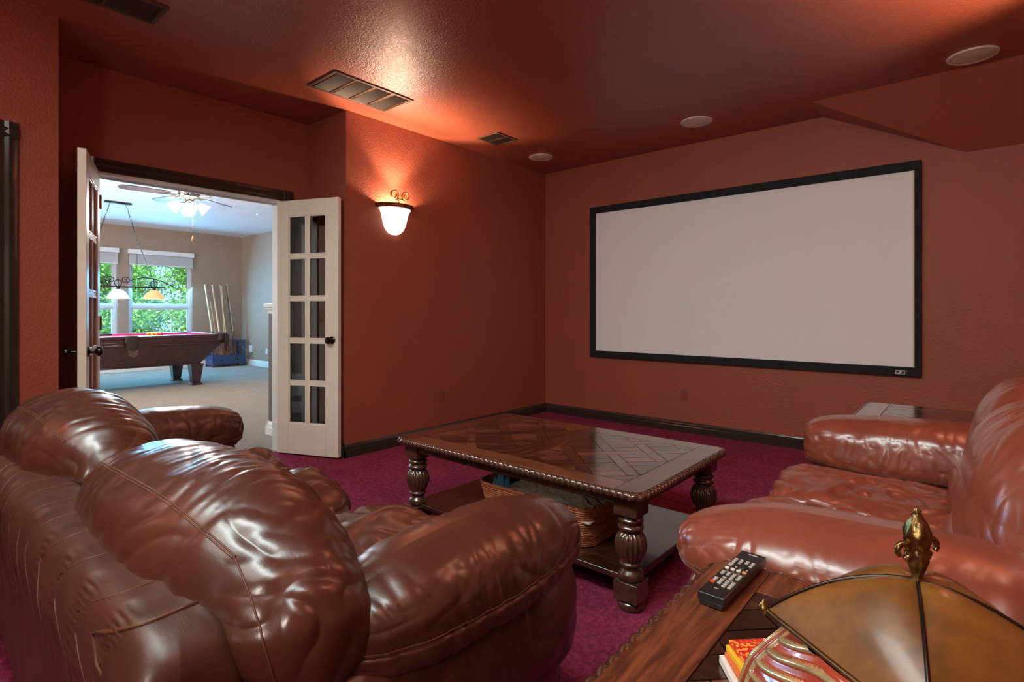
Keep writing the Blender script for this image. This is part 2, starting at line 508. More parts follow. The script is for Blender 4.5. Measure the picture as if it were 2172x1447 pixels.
class Cushion:
    def __init__(s, c, h, e1=2.6, e2=3.2, ax=0, rot=(0, 0, 0), deform=None, disp=None, sub=60):
        s.c = np.array(c, float); s.h = np.array(h, float); s.e1 = e1; s.e2 = e2; s.ax = ax
        s.rot = rotm(*rot); s.deform = deform; s.disp = disp; s.sub = sub
    def base(s, U):
        S = se_map(U, s.e1, s.e2, s.ax)
        P = S * s.h
        if s.deform is not None: P = s.deform(P, S)
        return P, S
    def eval(s, U, off=0.0):
        U = np.asarray(U, float)
        e = 1e-3
        P, S = s.base(U)
        # numeric outward normal from the superellipsoid gradient
        o = [i for i in range(3) if i != s.ax]
        A = np.abs(S) + 1e-9
        ryz = (A[:, o[0]] ** s.e1 + A[:, o[1]] ** s.e1) ** (1 / s.e1) + 1e-9
        G = np.zeros_like(S)
        G[:, s.ax] = A[:, s.ax] ** (s.e2 - 1)
        for i in o:
            G[:, i] = ryz ** (s.e2 - s.e1) * A[:, i] ** (s.e1 - 1)
        G = G * np.sign(S) / s.h
        G /= np.linalg.norm(G, axis=1)[:, None] + 1e-9
        d = off + (s.disp(P, S) if s.disp is not None else 0)
        P = P + G * (d[:, None] if isinstance(d, np.ndarray) else d)
        return P @ s.rot.T + s.c
    def build(s, name, mat, parent, label=None):
        U, F = cgrid(s.sub)
        P = s.eval(U)
        off = np.array(wloc(parent))
        me = bpy.data.meshes.new(name)
        P = P - off
        Fa = np.array(F, dtype=np.int32)
        me.vertices.add(len(P)); me.vertices.foreach_set('co', P.astype(np.float32).ravel())
        me.loops.add(Fa.size); me.loops.foreach_set('vertex_index', Fa.ravel())
        me.polygons.add(len(Fa)); me.polygons.foreach_set('loop_start', np.arange(0, Fa.size, 4, dtype=np.int32))
        me.update(calc_edges=True)
        me.polygons.foreach_set('use_smooth', np.ones(len(Fa), bool))
        me.materials.append(M[mat])
        o = bpy.data.objects.new(name, me); COL.objects.link(o); o.parent = parent
        if label: o['label'] = label
        return o
    def seam(s, path, parent, r=0.0016, off=0.0008, name='seam', mat='stitch'):
        P = s.eval(np.array(path), off)
        # arc resample not needed; build tube
        return MB().tube(P.tolist(), r, 6).build(name, mat, parent, smooth=60)
def ring(ax, val, n=120, lo=None):
    """closed path around the cube at U[ax]=val"""
    pts = []
    for i in range(n + 1):
        t = 4.0 * i / n
        k = int(t) % 4; f = (t - int(t)) * 2 - 1
        a, b = [(f, -1), (1, f), (-f, 1), (-1, -f)][k]
        c = [0, 0, 0]; c[ax] = val; c[(ax + 1) % 3] = a; c[(ax + 2) % 3] = b
        pts.append(c)
    return pts
def gs(x, w): return np.exp(-(x / w) ** 2)
#PARTS
# ================================================================== THE ROOM SHELL
LX, SY, RX, FY, CZ = -3.763, 5.017, 0.56, -1.7, 2.74      # left wall, screen wall, right wall, wall behind, ceiling
AX, AY0, AY1 = -4.32, 0.643, 2.405                        # alcove
DY0, DY1, DZ = 0.92, 2.165, 2.06                           # doorway
GX, GY, GY0, GZ = -12.33, 5.263, -1.4, 2.80               # game room
struct(MB().box(-4.37, RX + .15, FY - .15, SY + .15, -0.10, 0.0).build('floor', 'carpet', smooth=0))
cl = struct(MB().box(LX - .12, RX + .15, FY - .15, SY + .15, CZ, CZ + .12).build('ceiling', 'red_ceiling', smooth=0))
struct(MB().box(-4.42, LX - .119, AY0 - .1, AY1 + .1, CZ, CZ + .12).build('ceiling_alcove', 'red_ceiling', smooth=0))
m = MB(); m.box(-4.42, LX, AY1, AY1 + .12, 0, CZ).box(LX - .12, LX, AY1 + .12, SY, 0, CZ)
struct(m.build('wall_left', 'red', smooth=0))
m = MB(); m.box(-4.42, LX, AY0 - .12, AY0, 0, CZ).box(LX - .12, LX, FY, AY0 - .12, 0, CZ)
struct(m.build('wall_left_front', 'red', smooth=0))
m = MB(); m.box(-4.42, AX, AY0, DY0, 0, CZ).box(-4.42, AX, DY1, AY1, 0, CZ).box(-4.42, AX, DY0, DY1, DZ, CZ)
struct(m.build('wall_alcove', 'red', smooth=0))
struct(MB().box(LX - .12, RX + .12, SY, SY + .12, 0, CZ).build('wall_back', 'red', smooth=0))
struct(MB().box(RX, RX + .12, FY, SY, 0, CZ).build('wall_right', 'red', smooth=0))
struct(MB().box(LX - .12, RX + .12, FY - .12, FY, 0, CZ).build('wall_front', 'red', smooth=0))
# sloped chase that comes down to the screen wall on the right
a, b, c = (-.935, 4.60, CZ), (-.935, SY, CZ), (-.04, SY, 2.281)
a2, b2, c2 = (RX, 4.60, CZ), (RX, SY, CZ), (RX, SY, 2.281)
m = MB(); m.add([a, b, c, a2, b2, c2], [(0, 1, 2), (0, 2, 5, 3), (3, 5, 4), (0, 3, 4, 1), (1, 4, 5, 2)])
struct(m.build('trim_4', 'red_ceiling', smooth=0), 'sloped terracotta chase between ceiling and screen wall')
# ---- game room shell
struct(MB().box(-12.6, -4.37, GY0 - .1, GY + .1, -0.10, -0.002).build('floor_far', 'carpet_beige', smooth=0))
struct(MB().box(-12.6, -4.42, GY0 - .1, GY + .1, GZ, GZ + .12).build('ceiling_far', 'white_ceiling', smooth=0))
m = MB(); ys = [GY0, WINS[1][0], WINS[1][1], WINS[0][0], WINS[0][1], GY]
m.box(GX - .16, GX, GY0, GY, 0, .62).box(GX - .16, GX, GY0, GY, 2.33, GZ)
for i in (0, 2, 4): m.box(GX - .16, GX, ys[i], ys[i + 1], .62, 2.33)
struct(m.build('wall_far', 'taupe', smooth=0))
struct(MB().box(GX - .16, -4.42, GY, GY + .1, 0, GZ).build('wall_far_right', 'taupe', smooth=0))
struct(MB().box(GX - .16, -4.42, GY0 - .1, GY0, 0, GZ).build('wall_far_left', 'taupe', smooth=0))
m = MB(); m.box(-4.45, -4.42, GY0, DY0, 0, GZ).box(-4.45, -4.42, DY1, GY, 0, GZ).box(-4.45, -4.42, DY0, DY1, DZ, GZ)
m.box(-6.4, -4.45, .20, .30, 0, GZ)
struct(m.build('wall_far_front', 'taupe', smooth=0))
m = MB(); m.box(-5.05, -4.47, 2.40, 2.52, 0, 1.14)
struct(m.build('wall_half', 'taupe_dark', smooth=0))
m = MB(); m.box(-5.085, -4.45, 2.365, 2.555, 1.19, 1.225).box(-5.07, -4.45, 2.38, 2.54, 1.165, 1.19).box(-5.06, -4.45, 2.39, 2.53, 1.13, 1.165)
struct(m.build('trim_1', 'white_trim', bevel=.006))
BB = [(0, 0), (.018, 0), (.018, .055), (.013, .062), (.013, .078), (.007, .086), (.004, .10), (0, .10)]
def baseboard(name, runs, mat='dark_trim', k=1.0):
    mb = MB()
    for a, b, side in runs:
        mb.extr([(p * k, q * k) for p, q in BB], (*a, 0), (*b, 0), side=(*side, 0))
    return struct(mb.build(name, mat, smooth=30))
baseboard('baseboard_back', [((LX, SY), (RX, SY), (0, -1))])
baseboard('baseboard_left', [((LX, AY1 - .018), (LX, SY), (1, 0)), ((AX, AY1), (LX + .018, AY1), (0, -1))])
baseboard('baseboard_alcove', [((AX, DY1 + .09), (AX, AY1), (1, 0)), ((AX, AY0), (AX, DY0 - .09), (1, 0)), ((AX, AY0), (LX, AY0), (0, 1))])
baseboard('baseboard_left_front', [((LX, .484), (LX, AY0 + .018), (1, 0))])
baseboard('baseboard_right', [((RX, FY), (RX, SY), (-1, 0))])
baseboard('baseboard_far', [((GX, GY0), (GX, GY), (1, 0))], 'white_trim', 1.25)
baseboard('baseboard_far_right', [((GX, GY), (-4.45, GY), (0, -1))], 'white_trim', 1.25)
baseboard('baseboard_far_left', [((-6.4, .30), (-4.45, .30), (0, 1))], 'white_trim', 1.25)
baseboard('baseboard_half', [((-5.07, 2.40), (-4.46, 2.40), (0, -1)), ((-5.05, 2.38), (-5.05, 2.52), (-1, 0))], 'white_trim', 1.25)
# ---- door casing and jambs
CAS = [(0, 0), (0, .018), (.012, .024), (.030, .018), (.048, .022), (.066, .014), (.085, .012), (.085, 0)]
def casing(name, y0, y1, z1, x, mat, sgn=1, jamb=None):
    mb = MB()
    for (yy, sd) in ((y0, -1), (y1, 1)):
        mb.extr([(p * 1.0, q) for p, q in CAS], (x, yy, 0), (x, yy, z1 + .085), up=(sgn, 0, 0), side=(0, sd, 0))
    mb.extr(CAS, (x, y0 - .085, z1), (x, y1 + .085, z1), up=(sgn, 0, 0), side=(0, 0, 1))
    return struct(mb.build(name, mat, smooth=30))
casing('trim_2', DY0, DY1, DZ, AX, 'dark_trim')
casing('trim_3', DY0, DY1, DZ, -4.45, 'white_trim', -1)
m = MB(); m.box(-4.455, AX + .005, DY0 - .001, DY0 + .018, 0, DZ).box(-4.455, AX + .005, DY1 - .018, DY1 + .001, 0, DZ).box(-4.455, AX + .005, DY0, DY1, DZ - .018, DZ + .001)
m.box(-4.42, -4.40, DY0 + .018, DY1 - .018, DZ - .03, DZ - .018)
struct(m.build('trim_5', 'white_trim', bevel=.002))
# dark door and casing at the left edge of the view
casing('trim_6', -.45, .395, 2.035, LX, 'dark_trim')
m = MB(); m.box(LX, LX + .006, -.45, .395, .01, 2.035)
d3 = struct(m.build('door_3', 'dark_trim', bevel=.003), 'dark brown panelled door at the left edge of the room')
for z0, z1 in ((.2, .92), (1.08, 1.9)):
    MB().box(LX + .006, LX + .014, -.34, -.06, z0, z1).build('panel', 'dark_trim', d3, bevel=.006)
    MB().box(LX + .006, LX + .014, .02, .30, z0, z1).build('panel', 'dark_trim', d3, bevel=.006)

# ---- french door leaves: local frame along +X (hinge at 0), thickness in Y, front = -Y
def leaf(name, label, hinge, free, knob_front=1):
    hinge = Vector((*hinge, 0.012)); free = Vector((*free, 0.012))
    L = (free - hinge).length
    ang = math.atan2(free.y - hinge.y, free.x - hinge.x)
    root = bpy.data.objects.new(name, None); COL.objects.link(root)
    root['kind'] = 'structure'; root['label'] = label
    H, T = 2.03, .040
    st, top, bot = .112, .125, .245
    z0, z1 = bot, H - top
    m = MB()
    m.box(0, st, 0, T, 0, H).box(L - st, L, 0, T, 0, H).box(st, L - st, 0, T, 0, bot).box(st, L - st, 0, T, H - top, H)
    m.build('frame', 'cream', root, bevel=.003)
    mu = .026
    pw = (L - 2 * st - mu) / 2; ph = (z1 - z0 - 4 * mu) / 5
    mm = MB(); mm.box(st + pw, st + pw + mu, .006, T - .006, z0, z1)
    for i in range(4):
        zz = z0 + (i + 1) * ph + i * mu
        mm.box(st, L - st, .0065, T - .0065, zz, zz + mu)
    mm.build('muntins', 'cream', root, bevel=.006, bseg=3)
    pane = None
    for c in range(2):
        for r_ in range(5):
            x = st + c * (pw + mu); z = z0 + r_ * (ph + mu)
            if pane is None:
                pane = MB().box(0, pw, T / 2 - .002, T / 2 + .002, 0, ph).build('pane', 'pane', root, smooth=0)
                b_ = pane
            else:
                b_ = pane.copy(); COL.objects.link(b_)
            b_.location = (x, 0, z)
            # moulding bead round the pane
            q = MB()
            for yy in (.004, T - .012):
                q.box(x - .002, x + .010, yy, yy + .008, z, z + ph).box(x + pw - .010, x + pw + .002, yy, yy + .008, z, z + ph)
                q.box(x, x + pw, yy, yy + .008, z - .002, z + .010).box(x, x + pw, yy, yy + .008, z + ph - .010, z + ph + .002)
            q.build('glazing_bead', 'cream', root, bevel=.002)
    kx, kz = L - .055, .915
    for sgn, y in ((-1, 0), (1, T)):
        pr = [(0, 0), (.030, 0), (.030, .004), (.024, .009), (.011, .012), (.010, .032), (.020, .038), (.028, .048), (.028, .056), (.020, .066), (0, .070)]
        q = MB().lathe([(r_, y + sgn * z_) for r_, z_ in pr], (kx, 0, kz), 24, ax=1)
        q.build('door_knob', 'dark_bronze', root, label='round dark bronze door knob')
    for hz in (.22, 1.02, 1.80):
        MB().lathe([(.006, hz), (.006, hz + .09)], (-.004, T + .004, 0), 10).build('hinge', 'bronze', root)
    root.location = hinge; root.rotation_euler = (0, 0, ang)
    return root
leaf('door_1', 'right cream french door leaf with ten glass panes, standing open', (-4.292, 2.108), (-3.757, 2.331))
leaf('door_2', 'left cream french door leaf seen almost edge-on, standing open', (-4.302, .902), (-3.707, .712))

# ---- ceiling fixtures of the theatre
def outlet(name, label, c, axis, mat, parent=None, toggles='outlet'):
    t = thing(name, label, 'outlet', c)
    x, y, z = c
    n_, s_ = axis            # outward normal, sideways
    def bx(mb, a0, a1, d0, d1, z0, z1):
        xs = sorted([x + s_[0] * a0 + n_[0] * d0, x + s_[0] * a1 + n_[0] * d1]); ys = sorted([y + s_[1] * a0 + n_[1] * d0, y + s_[1] * a1 + n_[1] * d1])
        mb.box(xs[0], xs[1], ys[0], ys[1], z + z0, z + z1)
    m = MB(); bx(m, -.036, .036, 0, .005, -.058, .058); m.build('cover_plate', mat, t, bevel=.002)
    for zz in (-.022, .022):
        m = MB(); bx(m, -.017, .017, .005, .008, zz - .014, zz + .014); r_ = m.build('receptacle', mat, t, bevel=.002)
        for a in (-.006, .006):
            m = MB(); bx(m, a - .001, a + .001, .008, .0084, zz - .004, zz + .006); m.build('slot', 'vent_dark', r_, smooth=0)
    m = MB(); bx(m, -.003, .003, .005, .0065, -.003, .003); m.build('screw', mat, t, smooth=0)
    return t
outlet('wall_outlet', 'terracotta painted power outlet on the wall below the projection screen', (-2.105, SY, .358), ((0, -1), (1, 0)), 'outlet_red')
outlet('wall_outlet', 'terracotta painted power outlet low on the wall below the sconce', (LX, 3.41, .375), ((1, 0), (0, 1)), 'outlet_red')
outlet('wall_outlet', 'white power outlet low on the game room side wall, nearer the half wall', (-11.16, GY, .335), ((0, -1), (1, 0)), 'white_plastic')
t = tag(MB().box(-11.93, -11.79, GY - .03, GY, .28, .43).build('wall_plug', 'white_plastic', bevel=.008), 'white plug-in box low on the game room side wall, nearer the corner', 'plug')

def ceiling_vent(label, x0, x1, y0, y1, ndiv, frame=.022, longy=True, pitch=.010):
    z = CZ
    t = thing('ceiling_vent', label, 'vent', ((x0 + x1) / 2, (y0 + y1) / 2, z))
    m = MB(); f = frame
    m.box(x0, x1, y0, y0 + f, z - .010, z).box(x0, x1, y1 - f, y1, z - .010, z).box(x0, x0 + f, y0 + f, y1 - f, z - .010, z).box(x1 - f, x1, y0 + f, y1 - f, z - .010, z)
    m.build('frame', 'vent', t, bevel=.003)
    MB().box(x0 + f, x1 - f, y0 + f, y1 - f, z - .0012, z - .0004).build('backing', 'vent_dark', t, smooth=0)
    Lh = (y1 - y0 - 2 * f)
    for i in range(1, ndiv):
        y = y0 + f + Lh * i / ndiv
        MB().box(x0 + f, x1 - f, y - .007, y + .007, z - .009, z - .001).build('divider', 'vent', t, bevel=.002)
    m = MB()
    k = int((x1 - x0 - 2 * f) / pitch)
    for i in range(k):
        x = x0 + f + (i + .5) * (x1 - x0 - 2 * f) / k
        m.add([(x - pitch * .40, y0 + f, z - .0075), (x - pitch * .28, y0 + f, z - .0082), (x + pitch * .42, y0 + f, z - .002), (x + pitch * .30, y0 + f, z - .0015),
               (x - pitch * .40, y1 - f, z - .0075), (x - pitch * .28, y1 - f, z - .0082), (x + pitch * .42, y1 - f, z - .002), (x + pitch * .30, y1 - f, z - .0015)],
              [(0, 1, 2, 3), (7, 6, 5, 4), (0, 4, 5, 1), (1, 5, 6, 2), (2, 6, 7, 3), (3, 7, 4, 0)])
    m.build('louvers', 'louver', t, smooth=0, kind='stuff')
    m = MB()     # stamped beads beside the dividers
    for i in range(0, ndiv + 1):
        y = y0 + f + Lh * i / ndiv
        for s in ((1,) if i == 0 else (-1,) if i == ndiv else (-1, 1)):
            yy = y + s * .012
            for j in range(k):
                x = x0 + f + (j + .5) * (x1 - x0 - 2 * f) / k
                m.box(x - .0028, x + .0028, yy - .003, yy + .003, z - .0095, z - .004)
    m.build('stamped_beads', 'bronze', t, smooth=0, kind='stuff')
    return t
ceiling_vent('large brown return-air grille of four panels on the ceiling above the doorway', -3.555, -3.195, 1.96, 2.62, 4)
ceiling_vent('small square brown vent on the ceiling near the screen wall', -3.46, -3.20, 3.56, 3.85, 2)
ceiling_vent('brown vent on the ceiling cut off by the top edge of the photo', -3.448, -3.196, .52, .998, 2, pitch=.016)

def speaker(x, y, label, r=.105):
    t = thing('ceiling_speaker', label, 'speaker', (x, y, CZ), 'round white ceiling speakers')
    MB().lathe([(r, CZ), (r, CZ - .006), (r - .006, CZ - .010), (r - .016, CZ - .009), (r - .018, CZ - .004), (r - .018, CZ)], (x, y, 0), 48).build('rim', 'grille', t)
    MB().lathe([(r - .018, CZ - .004), (r - .022, CZ - .007), (r - .05, CZ - .010), (0, CZ - .011)], (x, y, 0), 48).build('grille', 'grille', t)
speaker(-.004, 4.413, 'round white ceiling speaker at right, beside the sloped chase', .128)
speaker(-1.763, 4.45, 'round white ceiling speaker in the middle, above the screen', .126)
speaker(-3.386, 4.437, 'round white ceiling speaker at left, near the wall corner', .124)
tag(MB().lathe([(.045, CZ), (.045, CZ - .004), (.04, CZ - .006), (0, CZ - .006)], (-1.844, 3.973, 0), 32).build('sprinkler_cover', 'red_ceiling'), 'small terracotta painted disc cover on the ceiling before the middle speaker', 'cover')
tag(MB().lathe([(.05, CZ), (.05, CZ - .003), (.045, CZ - .004), (0, CZ - .004)], (-1.879, 3.192, 0), 32).build('ceiling_patch_cover', 'red_ceiling'), 'flat dark terracotta round cover in the middle of the ceiling', 'cover')

# ---- projection screen
x0, x1, z0, z1, fw, yb, yf = -3.14, -.29, .668, 2.266, .068, SY, SY - .045
t = thing('projection_screen', 'wide white projection screen in a black velvet frame on the wall', 'screen', ((x0 + x1) / 2, SY, (z0 + z1) / 2))
def fbar(*a): MB().box(*a).build('frame_bar', 'black_velvet', t, bevel=.004)
fbar(x0, x1, yf, yb, z0, z0 + fw); fbar(x0, x1, yf, yb, z1 - fw, z1); fbar(x0, x0 + fw, yf, yb, z0 + fw, z1 - fw); fbar(x1 - fw * .62, x1, yf, yb, z0 + fw, z1 - fw)
MB().box(x0 + fw, x1 - fw * .62, SY - .022, SY - .015, z0 + fw, z1 - fw).build('screen_surface', 'screen', t, smooth=0)
MB().box(x1 - fw * .62 - .012, x1 - fw * .62, SY - .034, SY - .022, z0 + fw, z1 - fw).build('edge_strip', 'grille', t, smooth=0)
bd = MB().box(-.447, -.372, yf - .003, yf, z0 + .014, z0 + .044).build('badge', 'black_plastic', t, bevel=.001)
q = MB(); y_ = yf - .005
q.box(-.447, -.388, y_, yf - .003, z0 + .0395, z0 + .0435).box(-.447, -.388, y_, yf - .003, z0 + .0145, z0 + .0185).box(-.447, -.441, y_, yf - .003, z0 + .0185, z0 + .0395).box(-.394, -.388, y_, yf - .003, z0 + .0185, z0 + .0395)
q.add([(-.432, y_, z0 + .018), (-.414, y_, z0 + .018), (-.402, y_, z0 + .040), (-.420, y_, z0 + .040), (-.432, yf - .003, z0 + .018), (-.414, yf - .003, z0 + .018), (-.402, yf - .003, z0 + .040), (-.420, yf - .003, z0 + .040)],
      [(0, 1, 2, 3), (4, 7, 6, 5), (0, 4, 5, 1), (1, 5, 6, 2), (2, 6, 7, 3), (3, 7, 4, 0)])
q.box(-.384, -.374, y_, yf - .003, z0 + .038, z0 + .042)
q.build('emblem', 'silver', bd, smooth=0)

# ---- wall sconce
def sconce(label, x, y, nx, up=1.0):
    """half-bowl sconce; nx = outward direction of the wall along x"""
    z = 2.035
    t = thing('wall_sconce', label, 'lamp', (x, y, z), 'scrolled wall sconces')
    R0 = .168
    h = (-PI / 2, PI / 2) if nx > 0 else (PI / 2, 3 * PI / 2)
    prof = [(R0 - .02, -.020), (R0 + .012, -.014), (R0 + .020, -.004), (R0 + .014, .004), (R0 + .020, .010), (R0 + .016, .018), (R0 + .002, .020), (R0 - .018, .014), (R0 - .02, -.020)]
    MB().lathe(prof, (x, y, z), 40, half=h, sx=.78).build('rim', 'bronze', t)
    sp = [(.0, -.232), (.030, -.230), (.062, -.218), (.090, -.190), (.108, -.150), (.120, -.105), (.130, -.065), (.142, -.035), (.158, -.016)]
    sp2 = sp + [(r_ - .004 if r_ > .004 else 0, z_ + .004) for r_, z_ in sp[::-1]]
    MB().lathe(sp2, (x + nx * .001, y, z), 40, half=h, sx=.80).build('glass_shade', 'sconce_glow', t, label='glowing white half-bell glass shade')
    MB().box(min(x, x + nx * .012), max(x, x + nx * .012), y - .07, y + .07, z - .06, z + .02).build('back_plate', 'bronze', t, bevel=.003)
    # two scrolls standing on the rim
    for s in (-1, 1):
        pts = []
        yc, zc = y + s * .060, z + .092
        for i in range(46):
            a = -PI * .42 + i / 45 * PI * 2.75
            rr = .046 * (1 - .62 * i / 45)
            pts.append((x + nx * .085, yc - s * rr * math.cos(a), zc + rr * math.sin(a)))
        stem = [(x + nx * .085, y + s * .022, z + .012), (x + nx * .085, y + s * .012, z + .035), (x + nx * .085, y + s * .014, z + .055)]
        m = MB()
        full = stem + pts
        # flat ribbon section
        vs = []
        for i, p in enumerate(full):
            a_ = Vector(full[max(i - 1, 0)]); b_ = Vector(full[min(i + 1, len(full) - 1)])
            tg = (b_ - a_).normalized(); nn = Vector((0, -tg.z, tg.y))
            P = Vector(p)
            for dx, dn in ((-.010, -.003), (.010, -.003), (.010, .003), (-.010, .003)):
                vs.append(P + Vector((dx, 0, 0)) + nn * dn)
        fs = [(i * 4 + k, i * 4 + (k + 1) % 4, i * 4 + 4 + (k + 1) % 4, i * 4 + 4 + k) for i in range(len(full) - 1) for k in range(4)]
        n4 = (len(full) - 1) * 4
        fs += [(0, 1, 2, 3), (n4 + 3, n4 + 2, n4 + 1, n4)]
        m.add(vs, fs).build('scroll', 'bronze', t, smooth=50)
    MB().box(x + nx * .085 - .012, x + nx * .085 + .012, y - .022, y + .022, z + .052, z + .064).build('scroll_band', 'bronze', t, bevel=.003)
    light('sconce_bulb', 'POINT', (x + nx * .070, y, z - .045), SCONCE_W, SCONCE_COL, shadow_soft_size=.022)
    light('sconce_uplight', 'SPOT', (x + nx * .085, y, z - .03), SCONCE_UP * up, SCONCE_COL, rot=(0, R(180 + nx * 34), 0), spot_size=R(112), spot_blend=.35, shadow_soft_size=.03)
    return t
sconce('scrolled bronze wall sconce glowing white, to the right of the open french door', LX, 2.865, 1)
sconce('scrolled bronze wall sconce on the right wall above the red-brown loveseat', RX, 2.80, -1, 2.4)
sconce('scrolled bronze wall sconce on the right wall near the rear corner', RX, .25, -1)
sconce('scrolled bronze wall sconce on the left wall beyond the dark door', LX, -.95, 1)
# ================================================================== TABLES
LEGP = [(.040, 0), (.050, .006), (.053, .018), (.048, .030), (.040, .036), (.040, .040)]
TURN = [(.040, .112), (.046, .118), (.050, .128), (.046, .142), (.036, .150), (.033, .158), (.038, .166), (.045, .172), (.045, .180), (.038, .184),
        (.040, .192), (.050, .210), (.058, .232), (.060, .250), (.056, .272), (.046, .290), (.038, .298), (.040, .304), (.049, .310), (.051, .318), (.046, .326),
        (.040, .330), (.048, .338), (.050, .347), (.044, .356), (.036, .361), (.036, .368)]
def leg(x, y, ztop, parent, k=1.0, zs=1.0):
    m = MB()
    sc = lambda pr: [(r * k, z * zs) for r, z in pr]
    m.lathe(sc(LEGP), (x, y, 0), 32)
    hb = .050 * k
    m.box(x - hb, x + hb, y - hb, y + hb, .040 * zs, .112 * zs)
    def fl(th, j, z):
        return 1 + (.055 * math.cos(th * 18) if .188 * zs < z < .296 * zs else 0)
    m.lathe(sc(TURN), (x, y, 0), 144, flute=fl)
    m.box(x - hb, x + hb, y - hb, y + hb, .366 * zs, ztop)
    return m.build('leg', 'wood_edge', parent, smooth=40, bevel=.003)

def rrect(x0, x1, y0, y1, r, n=8):
    pts = []
    for cx, cy, a in ((x1 - r, y0 + r, -90), (x1 - r, y1 - r, 0), (x0 + r, y1 - r, 90), (x0 + r, y0 + r, 180)):
        for i in range(n + 1):
            t = R(a + 90 * i / n); pts.append((cx + r * math.cos(t), cy + r * math.sin(t)))
    return pts
def resample(pts, step):
    P = [Vector((*p, 0)) for p in pts]; P.append(P[0])
    L = [0]
    for a, b in zip(P, P[1:]): L.append(L[-1] + (b - a).length)
    n = int(L[-1] / step); out = []; k = 0
    for i in range(n):
        s = L[-1] * i / n
        while L[k + 1] < s: k += 1
        f = (s - L[k]) / max(L[k + 1] - L[k], 1e-9)
        out.append(P[k].lerp(P[k + 1], f))
    return out, L[-1]
def rope(x0, x1, y0, y1, r, z, rad, pitch, parent):
    step = pitch / 10
    pts, L = resample(rrect(x0 - .004, x1 + .004, y0 - .004, y1 + .004, r + .004, 10), step)
    n = len(pts); turns = round(L / pitch)
    f = lambda i, th: .62 + .42 * abs(math.cos(.5 * (2 * PI * turns * i / n + th * 1.6))) ** .75
    m = MB().tube([(p.x, p.y, z) for p in pts], rad, 14, closed=True, rf=f)
    return m.build('rope_edge', 'wood_edge', parent, smooth=70)

def clip(poly, x0, x1, y0, y1):
    def half(P, f):
        out = []
        for i in range(len(P)):
            a, b = P[i], P[(i + 1) % len(P)]
            fa, fb = f(a), f(b)
            if fa >= 0: out.append(a)
            if (fa >= 0) != (fb >= 0):
                t = fa / (fa - fb); out.append((a[0] + (b[0] - a[0]) * t, a[1] + (b[1] - a[1]) * t))
        return out
    for f in (lambda p: p[0] - x0, lambda p: x1 - p[0], lambda p: p[1] - y0, lambda p: y1 - p[1]):
        poly = half(poly, f)
        if len(poly) < 3: return []
    return poly
def inset(poly, d):
    n = len(poly)
    A = sum(poly[i][0] * poly[(i + 1) % n][1] - poly[(i + 1) % n][0] * poly[i][1] for i in range(n)) / 2
    if abs(A) < 2.5e-4: return []
    if A < 0: poly = poly[::-1]
    L = []
    for i in range(n):
        a, b = poly[i], poly[(i + 1) % n]
        e = (b[0] - a[0], b[1] - a[1]); l = math.hypot(*e)
        if l < 1e-5: continue
        nx, ny = -e[1] / l, e[0] / l
        L.append((a[0] + nx * d, a[1] + ny * d, e[0] / l, e[1] / l))
    out = []; n = len(L)
    for i in range(n):
        a, b = L[i - 1], L[i]
        den = a[2] * b[3] - a[3] * b[2]
        if abs(den) < 1e-6: out.append((b[0], b[1])); continue
        t = ((b[0] - a[0]) * b[3] - (b[1] - a[1]) * b[2]) / den
        out.append((a[0] + a[2] * t, a[1] + a[3] * t))
    A2 = sum(out[i][0] * out[(i + 1) % n][1] - out[(i + 1) % n][0] * out[i][1] for i in range(n)) / 2
    return out if A2 > 1.5e-4 else []
def parquet(x0, x1, y0, y1, z, parent, pitch, sw, gap=.0017, h=.005, rnd=random.Random(5)):
    """lattice of diagonal strips with over-and-under joints, filled with short boards"""
    cx, cy = (x0 + x1) / 2, (y0 + y1) / 2
    c45 = math.sqrt(.5)
    tow = lambda s, t: (cx + (s - t) * c45, cy + (s + t) * c45)
    n = int((x1 - x0 + y1 - y0) / pitch) + 2
    def piece(s0, s1, t0, t1, mat):
        P = clip([tow(s0, t0), tow(s1, t0), tow(s1, t1), tow(s0, t1)], x0, x1, y0, y1)
        if len(P) < 3: return
        P = inset(P, gap)
        if len(P) < 3: return
        dz = rnd.uniform(-.0004, .0004)
        MB().prism(P, z - h, z + dz).build('parquet_board', mat, parent, smooth=0)
    hs = sw / 2
    for i in range(-n, n + 1):
        for j in range(-n, n + 1):
            s, t = i * pitch, j * pitch
            over = (i + j) % 2 == 0
            if over:      # s-strip runs through two cells
                piece(s - pitch + hs, s + pitch - hs, t - hs, t + hs, 'wood_d1')
            else:
                piece(s - hs, s + hs, t - pitch + hs, t + pitch - hs, 'wood_d2')
            # fill cell: boards along s
            a0, a1, b0, b1 = s + hs, s + pitch - hs, t + hs, t + pitch - hs
            k = 2
            for q in range(k):
                piece(a0, a1, b0 + (b1 - b0) * q / k, b0 + (b1 - b0) * (q + 1) / k, 'wood_d1')

